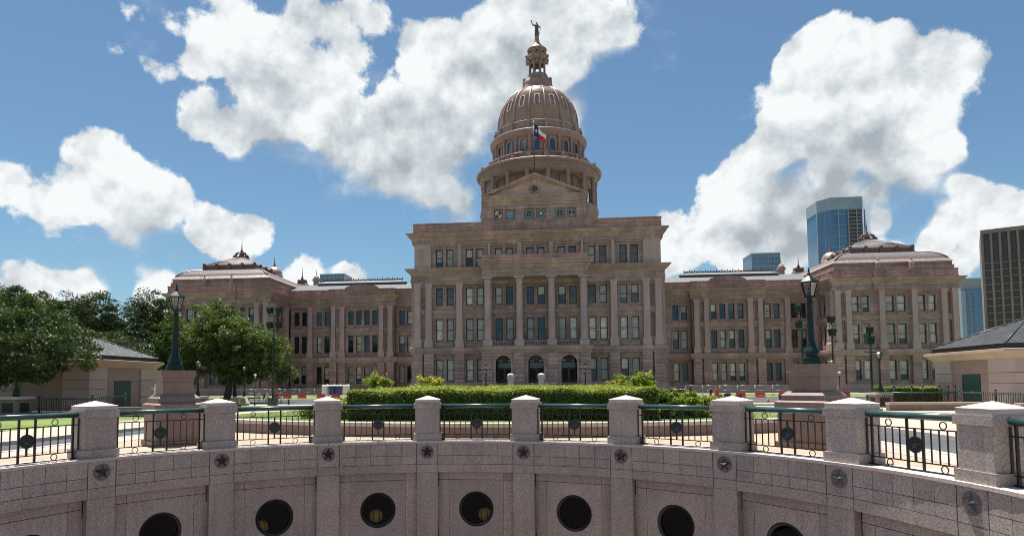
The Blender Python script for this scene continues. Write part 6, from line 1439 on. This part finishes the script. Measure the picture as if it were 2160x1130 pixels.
# ------------------------------------------------------------------ site works: barriers, fence, toilets, car, cones
def barrier(label, x, y, mat):
    z = gz(y); T = thing('water_barrier', label, 'barrier', (x, y, z), rnd.uniform(-.06, .06), 'red plastic barriers along the drive')
    mb = MB(); mb.frustum(-.85, .85, -.28, .28, 0, -.85, .85, -.24, .24, .25); mb.frustum(-.85, .85, -.24, .24, .25, -.83, .83, -.1, .1, .45); mb.box(-.83, .83, -.1, .1, .45, .82); mb.build('body', M[mat], T, org=(0, 0, 0))
    for u in (-.5, .5): MB().box(u - .14, u + .14, -.29, -.2, .0, .09).build('foot_slot', M['iron'], T, org=(0, 0, 0))
for lb, x, y in (('just left of the floodlight mast', -52.0, 124), ('just right of the floodlight mast', -50.0, 124), ('between the mast and the toilets, nearer the mast', -46.9, 124), ('in front of the white toilet', -43.0, 124), ('in front of the blue toilet', -40.0, 124)): barrier('red plastic barrier %s' % lb, x, y, 'red')
for lb, x, y in (('right of the black car, first of four', 36.4, 120), ('right of the black car, second of four', 39.8, 120), ('beside the right lamp pedestal', 43.8, 120), ('right of the right lamp pedestal', 52.5, 116)): barrier('red plastic barrier %s' % lb, x, y, 'red')
def toilet(label, x, y, mat):
    z = gz(y); T = thing('portable_toilet', label, 'toilet', (x, y, z), 0, 'portable toilets by the left wing')
    MB().box(-.62, .62, -.6, .6, 0, 2.0).build('cabin', M[mat], T, org=(0, 0, 0)); MB().box(-.48, .48, -.63, -.603, .12, 1.9).build('door', M[mat], T, org=(0, 0, 0)); mb = MB(); mb.frustum(-.68, .68, -.66, .66, 2.0, -.5, .5, -.5, .5, 2.28); mb.build('roof', M['white'], T, org=(0, 0, 0)); MB().box(.3, .4, -.66, -.63, .95, 1.1).build('handle', M['steel'], T, org=(0, 0, 0)); MB().tube([(.35, .35, 2.0), (.35, .35, 2.5)], .06, 8).build('vent_pipe', M['white'], T, org=(0, 0, 0))
toilet('white portable toilet left of the blue one', -46.6, 136.5, 'white'); toilet('blue portable toilet between two white ones', -45.0, 136.2, 'blue'); toilet('second blue portable toilet beside the first', -43.55, 136.2, 'blue'); toilet('white portable toilet right of the blue ones', -42.0, 136.6, 'white')
def fence_panel(label, x0, x1, y, h, grp):
    z = gz(y); T = thing('mesh_fence_panel', label, 'fence', ((x0 + x1) / 2, y, z), 0, grp); w = (x1 - x0) / 2
    for a, b in (((-w, 0, 0), (-w, 0, h)), ((w, 0, 0), (w, 0, h))): MB().tube([a, b], .03, 6).build('upright', M['steel'], T, org=(0, 0, 0))
    for zz in (h, h * .5, .1): MB().tube([(-w, 0, zz), (w, 0, zz)], .022, 6).build('rail', M['steel'], T, org=(0, 0, 0))
    mb = MB(); n = int(2 * w / .16)
    for k in range(-int(h / .16), n):                      # chain-link wires
        for sg in (1, -1):
            a = -w + k * .16; p0 = max(a, -w); p1 = min(a + h, w)
            if p1 > p0: za, zb = (p0 - a), (p1 - a); mb.tube([(p0, 0, za if sg > 0 else h - za), (p1, 0, zb if sg > 0 else h - zb)], .006, 3, cap=False)
    tag(mb.build('wire_mesh', M['steel'], T, org=(0, 0, 0)), kind='stuff')
for k in range(6): fence_panel('chain link fence panel before the left wing, %s from the left' % ['first', 'second', 'third', 'fourth', 'fifth', 'sixth'][k], -63.0 + 3.2 * k, -59.9 + 3.2 * k, 131, 1.6, 'chain link panels before the left wing')
for k in range(8): fence_panel('chain link fence panel before the right wing, %s from the left' % ['first', 'second', 'third', 'fourth', 'fifth', 'sixth', 'seventh', 'eighth'][k], 28.0 + 3.2 * k, 31.1 + 3.2 * k, 126, 2.0, 'chain link panels before the right wing')
def cone(label, x, y):
    z = gz(y) - .13; T = thing('traffic_cone', label, 'cone', (x, y, z)); MB().box(-.2, .2, -.2, .2, 0, .05).build('foot', M['orange'], T, org=(0, 0, 0)); MB().lathe([(.16, .05), (.03, .75)], 12).build('body', M['orange'], T, org=(0, 0, 0)); MB().lathe([(.118, .32), (.092, .46)], 12, cap=False).build('collar', M['white'], T, org=(0, 0, 0))
cone('orange traffic cone on the drive left of the right lamp pedestal', 32.2, 92.0)
def heap(name, label, cat, x, y, mat, sx, sz, seed):
    q = random.Random(seed); z = gz(y); T = thing(name, label, cat, (x, y, z))
    for k in range(7):
        a = q.uniform(-sx, sx); b = q.uniform(-.4, .4); s = q.uniform(.15, .3); MB().frustum(a - s, a + s, b - s, b + s, 0, a - s * .6, a + s * .7, b - s * .7, b + s * .6, q.uniform(.3, sz)).build('lump', M[mat], T, org=(0, 0, 0))
heap('rubble_heap', 'pale rubble and sacks on the grass right of the black car', 'rubble', 29.0, 112, 'cream', 1.8, .5, 3); heap('rubble_heap', 'dark earth and pots behind the seventh railing post', 'rubble', 34.0, 116, 'soil_and_shade', 1.5, .8, 4); heap('pallet_stack', 'orange and tan crates stacked beside the construction fence', 'crates', 31.6, 118, 'orange', 1.0, 1.9, 5)
T = thing('brick_edging', 'dark red retaining barrier left of the black car', 'barrier', (17.5, 117, gz(117)))
for k in range(5): MB().box(15.2 + k * 1.5, 16.62 + k * 1.5, 116.8, 117.1, gz(117), gz(117) + .95).build('panel', M['crest'], T)
def car(label, x, y, rz):
    z = gz(y) - .13; T = thing('parked_car', label, 'car', (x, y, z), rz)
    mb = MB()                                              # body: side profile extruded, cabin narrowing
    prof = [(-2.35, .42), (-2.38, .75), (-2.30, 1.02), (-1.15, 1.12), (2.15, 1.14), (2.36, 1.0), (2.38, .5), (2.30, .34), (-2.2, .34)]
    W = .96; a = [mb.p(u, -W, z_) for u, z_ in prof]; b = [mb.p(u, W, z_) for u, z_ in prof]; n = len(prof)
    for k in range(n): mb.face(a[k], a[(k + 1) % n], b[(k + 1) % n], b[k])
    mb.face(*a); mb.face(*b[::-1]); mb.build('body', M['carblack'], T, org=(0, 0, 0))
    mb = MB(); cab = [(-1.2, 1.12), (-.45, 1.72), (1.9, 1.76), (2.28, 1.14)]; a = [mb.p(u, -.93 if z_ < 1.3 else -.74, z_) for u, z_ in cab]; b = [mb.p(u, .93 if z_ < 1.3 else .74, z_) for u, z_ in cab]
    for q in ((a[0], a[1], b[1], b[0]), (a[2], a[3], b[3], b[2]), tuple(a), tuple(b)): mb.face(*q)
    mb.build('glazing', M['carglass'], T, org=(0, 0, 0))
    mb = MB(); mb.frustum(-.55, 1.98, -.76, .76, 1.725, -.45, 1.9, -.7, .7, 1.80); mb.build('roof', M['carblack'], T, org=(0, 0, 0))
    for (u, v) in ((.1, -.86), (.1, .86), (1.25, -.86), (1.25, .86)): MB().tube([(u - .02, v * 1.02, 1.12), (u + .05, v * .88, 1.73)], .04, 5).build('pillar', M['carblack'], T, org=(0, 0, 0))
    wm = MB(); wm.tube([(0, -.12, 0), (0, .12, 0)], .38, 18); tm = wm.mesh('tyre', M['tyre']); rm = MB().tube([(0, -.125, 0), (0, .125, 0)], .24, 14).mesh('rim', M['chrome'])
    for u in (-1.45, 1.45):
        for v in (-.86, .86): o = link('wheel', tm, T, (u, v, .38)); link('rim', rm, o)
    for v in (-.7, .7): MB().box(-2.4, -2.33, v - .22, v + .22, .72, .92).build('headlight', M['white'], T, org=(0, 0, 0)); MB().box(2.33, 2.40, v - .16, v + .16, .75, 1.02).build('tail_light', M['red'], T, org=(0, 0, 0))
    MB().box(-2.41, -2.36, -.4, .4, .55, .85).build('grille', M['iron'], T, org=(0, 0, 0)); MB().box(-2.42, -2.36, -.26, .26, .42, .54).build('number_plate', M['white'], T, org=(0, 0, 0))
    for v in (-1.05, 1.05): MB().box(-.75, -.6, v - .1, v + .1, 1.08, 1.24).build('door_mirror', M['carblack'], T, org=(0, 0, 0))
car('black sport utility car parked on the drive right of the hedge', 23.4, 105.0, R(62))
def bollard(x, y):
    T = thing('bollard', 'dark bollard on the walk right of the left floodlight mast', 'bollard', (x, y, gz(y))); MB().lathe([(.13, 0), (.13, .95), (.16, .97), (.16, 1.03), (.1, 1.12), (.02, 1.16)], 12).build('post', M['iron'], T, org=(0, 0, 0)); MB().lathe([(.135, .75), (.135, .85)], 12, cap=False).build('band', M['white'], T, org=(0, 0, 0))
bollard(-33.0, 84.5)
T = thing('bollard', 'dark bollard on the drive beside the right lamp pedestal', 'bollard', (29.7, 80.0, gz(80))); MB().lathe([(.14, 0), (.14, 1.0), (.17, 1.02), (.1, 1.15), (.02, 1.2)], 12).build('post', M['iron'], T, org=(0, 0, 0))
def info_board():
    x, y = -35.2, 75.0; z = gz(y); T = thing('information_panel', 'slanted stone information panel under the left trees', 'sign', (x, y, z)); MB().box(-1.0, .1, -.35, .35, 0, 1.15).build('block', M['brown'], T, org=(0, 0, 0)); mb = MB(); mb.frustum(.12, 1.15, -.4, .4, .35, .12, .75, -.35, .35, 1.2); mb.build('desk', M['fgcap'], T, org=(0, 0, 0)); MB().box(.3, .95, -.42, -.38, .45, 1.0).build('plate', M['brown'], T, org=(0, 0, 0))
info_board()
# ------------------------------------------------------------------ people by the drive
def clothes(name, hair, skin, top, pants, waist, sleeve):
    m, nt, b = _new(name); tc = _n(nt, 'ShaderNodeTexCoord'); sx = _n(nt, 'ShaderNodeSeparateXYZ'); nt.links.new(tc.outputs['Object'], sx.inputs[0])
    mr = _n(nt, 'ShaderNodeMath', operation='DIVIDE'); nt.links.new(sx.outputs[2], mr.inputs[0]); mr.inputs[1].default_value = 1.75
    c = _ramp(nt, mr.outputs[0], (0.0, (.05, .04, .04)), (.045, skin), (.26, pants), (waist, top), (.83, skin), (.955, hair)); nt.nodes[-1].color_ramp.interpolation = 'CONSTANT'
    for n in nt.nodes:
        if n.type == 'VALTORGB': n.color_ramp.interpolation = 'CONSTANT'
    nt.links.new(c, b.inputs['Base Color']); b.inputs['Roughness'].default_value = .8; return m
def person(label, x, y, rz, h, mat, stride=.12, lean=0.0, arm=.0):
    z = gz(y); k = h / 1.75
    V = [(0, 0, .95), (0, lean * .25, 1.2), (0, lean * .6, 1.42), (0, lean * .75, 1.52), (0, lean * .9, 1.62), (0, lean, 1.72),
         (-.1, 0, .9), (-.11, -stride, .5), (-.11, -stride * 1.6, .08), (-.11, -stride * 1.6 - .16, .04), (.1, 0, .9), (.11, stride, .5), (.11, stride * 1.8, .08), (.11, stride * 1.8 - .16, .04),
         (-.2, lean * .55, 1.4), (-.27, lean * .4 + .04, 1.15), (-.27, lean * .4 - .1 - arm, .93 + arm), (.2, lean * .55, 1.4), (.27, lean * .4 + .04, 1.15), (.27, lean * .4 - .1 - arm, .93 + arm),
         (-.28, lean * .4 - .16 - arm, .84 + arm), (.28, lean * .4 - .16 - arm, .84 + arm)]
    E = [(0, 1), (1, 2), (2, 3), (3, 4), (4, 5), (0, 6), (6, 7), (7, 8), (8, 9), (0, 10), (10, 11), (11, 12), (12, 13), (2, 14), (14, 15), (15, 16), (16, 20), (2, 17), (17, 18), (18, 19), (19, 21)]
    Rr = [.15, .145, .15, .06, .10, .085, .10, .065, .045, .04, .10, .065, .045, .04, .065, .045, .035, .065, .045, .035, .03, .03]
    me = bpy.data.meshes.new('person'); me.from_pydata([(a * k, b * k, c * k) for a, b, c in V], E, []); me.materials.append(mat)
    o = link('person', me, None, (x, y, z), rz); tag(o, label, 'person', 'people on the walk by the drive')
    o.modifiers.new('skin', 'SKIN'); sv = me.skin_vertices[0].data
    for v, r in zip(sv, Rr): v.radius = (r * k, r * k * .85)
    sv[0].use_root = True
    o.modifiers.new('sub', 'SUBSURF').levels = 2; o.modifiers['sub'].render_levels = 2
    return o
SK = (.40, .25, .18)
person('person in a white top standing under the left tree, leftmost of the group', -42.2, 95, .4, 1.72, clothes('white_top', (.6, .55, .5), SK, (.62, .60, .56), (.45, .40, .32), .55, 1))
person('person in a red top and dark shorts beside the leftmost one', -41.5, 95.4, -.5, 1.7, clothes('red_top', (.05, .03, .02), SK, (.5, .05, .05), (.02, .02, .025), .52, 1))
person('person in a pale grey top in the middle of the group', -40.6, 94.6, .2, 1.6, clothes('grey_top', (.5, .5, .48), SK, (.5, .5, .47), (.35, .33, .30), .5, 1), lean=-.25)
person('person in a dark red top bending forward beside the mast', -39.5, 95, 1.2, 1.6, clothes('dark_red_top', (.03, .02, .02), SK, (.32, .03, .03), (.03, .03, .04), .55, 1), lean=-.35, arm=.1)
person('person in a blue and white top walking right of the mast', -38.4, 94.5, 1.0, 1.65, clothes('blue_top', (.05, .03, .02), SK, (.06, .14, .48), (.55, .55, .55), .60, 1), stride=.2)
person('person in dark clothes standing behind the black car', 30.5, 117.0, 0, 1.75, clothes('dark_top', (.3, .3, .3), SK, (.03, .03, .04), (.03, .03, .05), .5, 1))
# ------------------------------------------------------------------ the skyline
def tower_glass():
    X0, X1, Y, H = 288.5, 330.5, 700.0, 195.0; D = 42
    T = thing('skyscraper', 'tall blue glass skyscraper behind the right pavilion', 'skyscraper', ((X0 + X1) / 2, Y, 0)); o = tuple(T.location); c = 9.0
    pts = [(X0, Y + 14), (X0 + c, Y), (X1 - 3, Y), (X1, Y + 5), (X1, Y + D), (X0, Y + D)]
    mb = MB(); a = [mb.p(x, y, -2) for x, y in pts]; b = [mb.p(x, y, H - 13) for x, y in pts]
    for k in range(6): mb.face(a[k], a[(k + 1) % 6], b[(k + 1) % 6], b[k])
    mb.build('glass_shaft', M['glass_tower'], T, org=o)
    mb = MB(); a = [mb.p(x - .5 if x < 300 else x + .5, y - .5, H - 13) for x, y in pts]; b = [mb.p(x - .5 if x < 300 else x + .5, y - .5, H) for x, y in pts]
    for k in range(6): mb.face(a[k], a[(k + 1) % 6], b[(k + 1) % 6], b[k])
    mb.face(*b); mb.face(*a[::-1]); mb.build('crown', M['glass_pale'], T, org=o)
    n = 44
    for k in range(n):                                     # balcony slabs on the right half
        z = 8 + (H - 22) * k / n; MB().box(X0 + 25, X1 - 2.5, Y - 1.6, Y - .05, z, z + .7).build('balcony_slab', M['slab'], T, org=o)
    for u in (X0 + 24.6, X0 + 33, X0 + 41): MB().box(u, u + .8, Y - 1.8, Y - .04, 0, H - 14).build('pier', M['slab'], T, org=o)
    for k in range(30):
        z = 8 + (H - 20) * k / 30; MB().box(X0 + c + .2, X0 + 24, Y - .12, Y - .03, z, z + .35).build('floor_line', M['glass_pale'], T, org=o)
    for u in (X0 - .6, X0 + c * .5, X0 + c + 6): MB().box(u, u + 1.0, Y - .6 + (14 if u < X0 else (7 if u < X0 + c else 0)), Y + 14.5 if u < X0 else (Y + 7.5 if u < X0 + c else Y - .1), 0, H - 13).build('mullion', M['glass_pale'], T, org=o)
    MB().box(X0 + 24.8, X1 - 2.6, Y - .3, Y - .02, 0, H - 14).build('balcony_recess', M['officeglass'], T, org=o)
    MB().box(X0 - 3.2, X0 + 1, Y + 10, Y + 30, -2, 92).build('side_wing', M['glass_pale'], T, org=o)
tower_glass()
def tower_box(label, x0, x1, y, d, h, mat, line, n, m, cap=3):
    T = thing('office_tower', label, 'office tower', ((x0 + x1) / 2, y, 0)); o = tuple(T.location)
    MB().box(x0, x1, y, y + d, -2, h).build('glass_shaft', M[mat], T, org=o)
    MB().box(x0 - .3, x1 + .3, y - .3, y + d, h + .01, h + cap).build('roof_band', M[line], T, org=o)
    for k in range(n): z = h * (k + .5) / n; MB().box(x0 - .1, x1 + .1, y - .25, y - .01, z, z + .6).build('floor_band', M[line], T, org=o)
    for k in range(m + 1): u = x0 + (x1 - x0) * k / m; MB().box(u - .2, u + .2, y - .32, y - .02, 0, h).build('mullion', M[line], T, org=o)
tower_box('low blue glass office tower above the right wing roof', 184.5, 209.4, 600, 26, 117.5, 'glass_tower', 'glass_pale', 26, 5, 1.2)
tower_box('glass roofed tower peeking above the left wing roof', -183.0, -163.0, 500, 20, 90.5, 'glass_tower', 'glass_pale', 20, 9, 1.0)
def tower_right():
    x0, x1, y, h = 540.0, 596.0, 900.0, 137.0
    T = thing('apartment_tower', 'pale blue glass apartment tower between the right pavilion and the brown office block', 'apartment tower', (560, y, 0)); o = tuple(T.location)
    MB().box(x0, x1, y, y + 30, -2, 120).build('glass_shaft', M['glass_pale'], T, org=o); MB().box(x0 + 6, x1, y - .6, y + 30, 0, 121).build('blue_bay', M['glass_tower'], T, org=o); MB().box(x0 + 2, x1, y + 4, y + 26, 120.01, 137).build('plant_room', M['slab'], T, org=o)
    for k in range(34):
        z = 6 + 114 * k / 34
        for u in (x0 + 8, x0 + 14, x0 + 26): MB().box(u, u + 3.5, y - 2, y - .62, z, z + .9).build('balcony', M['slab'], T, org=o)
tower_right()
def brown_office():
    """dark glazed office block with upright concrete fins, receding to the right"""
    A = Vector((242.0, 380.0)); ang = R(-31); ux = Vector((math.cos(ang), math.sin(ang))); H = 83.0; L = 92.0
    T = thing('office_block', 'brown concrete office block with upright fins at the right edge', 'office block', (A.x, A.y, 0), ang); 
    MB().box(0, L, .9, 40, -2, H).build('glass_wall', M['officeglass'], T, org=(0, 0, 0)); MB().box(-.6, L, -.5, 40, H, H + 2.2).build('roof_band', M['fin'], T, org=(0, 0, 0))
    f = MB().box(-.55, .55, -.2, .95, -2, H).mesh('fin', M['fin']); n = 25
    for k in range(n): link('fin', f, T, (L * k / (n - 1), 0, 0))
    fl = MB().box(0, L, .35, .92, 0, .55).mesh('floor_slab', M['fin'])
    for k in range(17): link('floor_slab', fl, T, (0, 0, 3 + 3.95 * k))
    MB().box(-.7, .02, -.3, 40, -2, H).build('end_wall', M['fin'], T, org=(0, 0, 0))
brown_office()
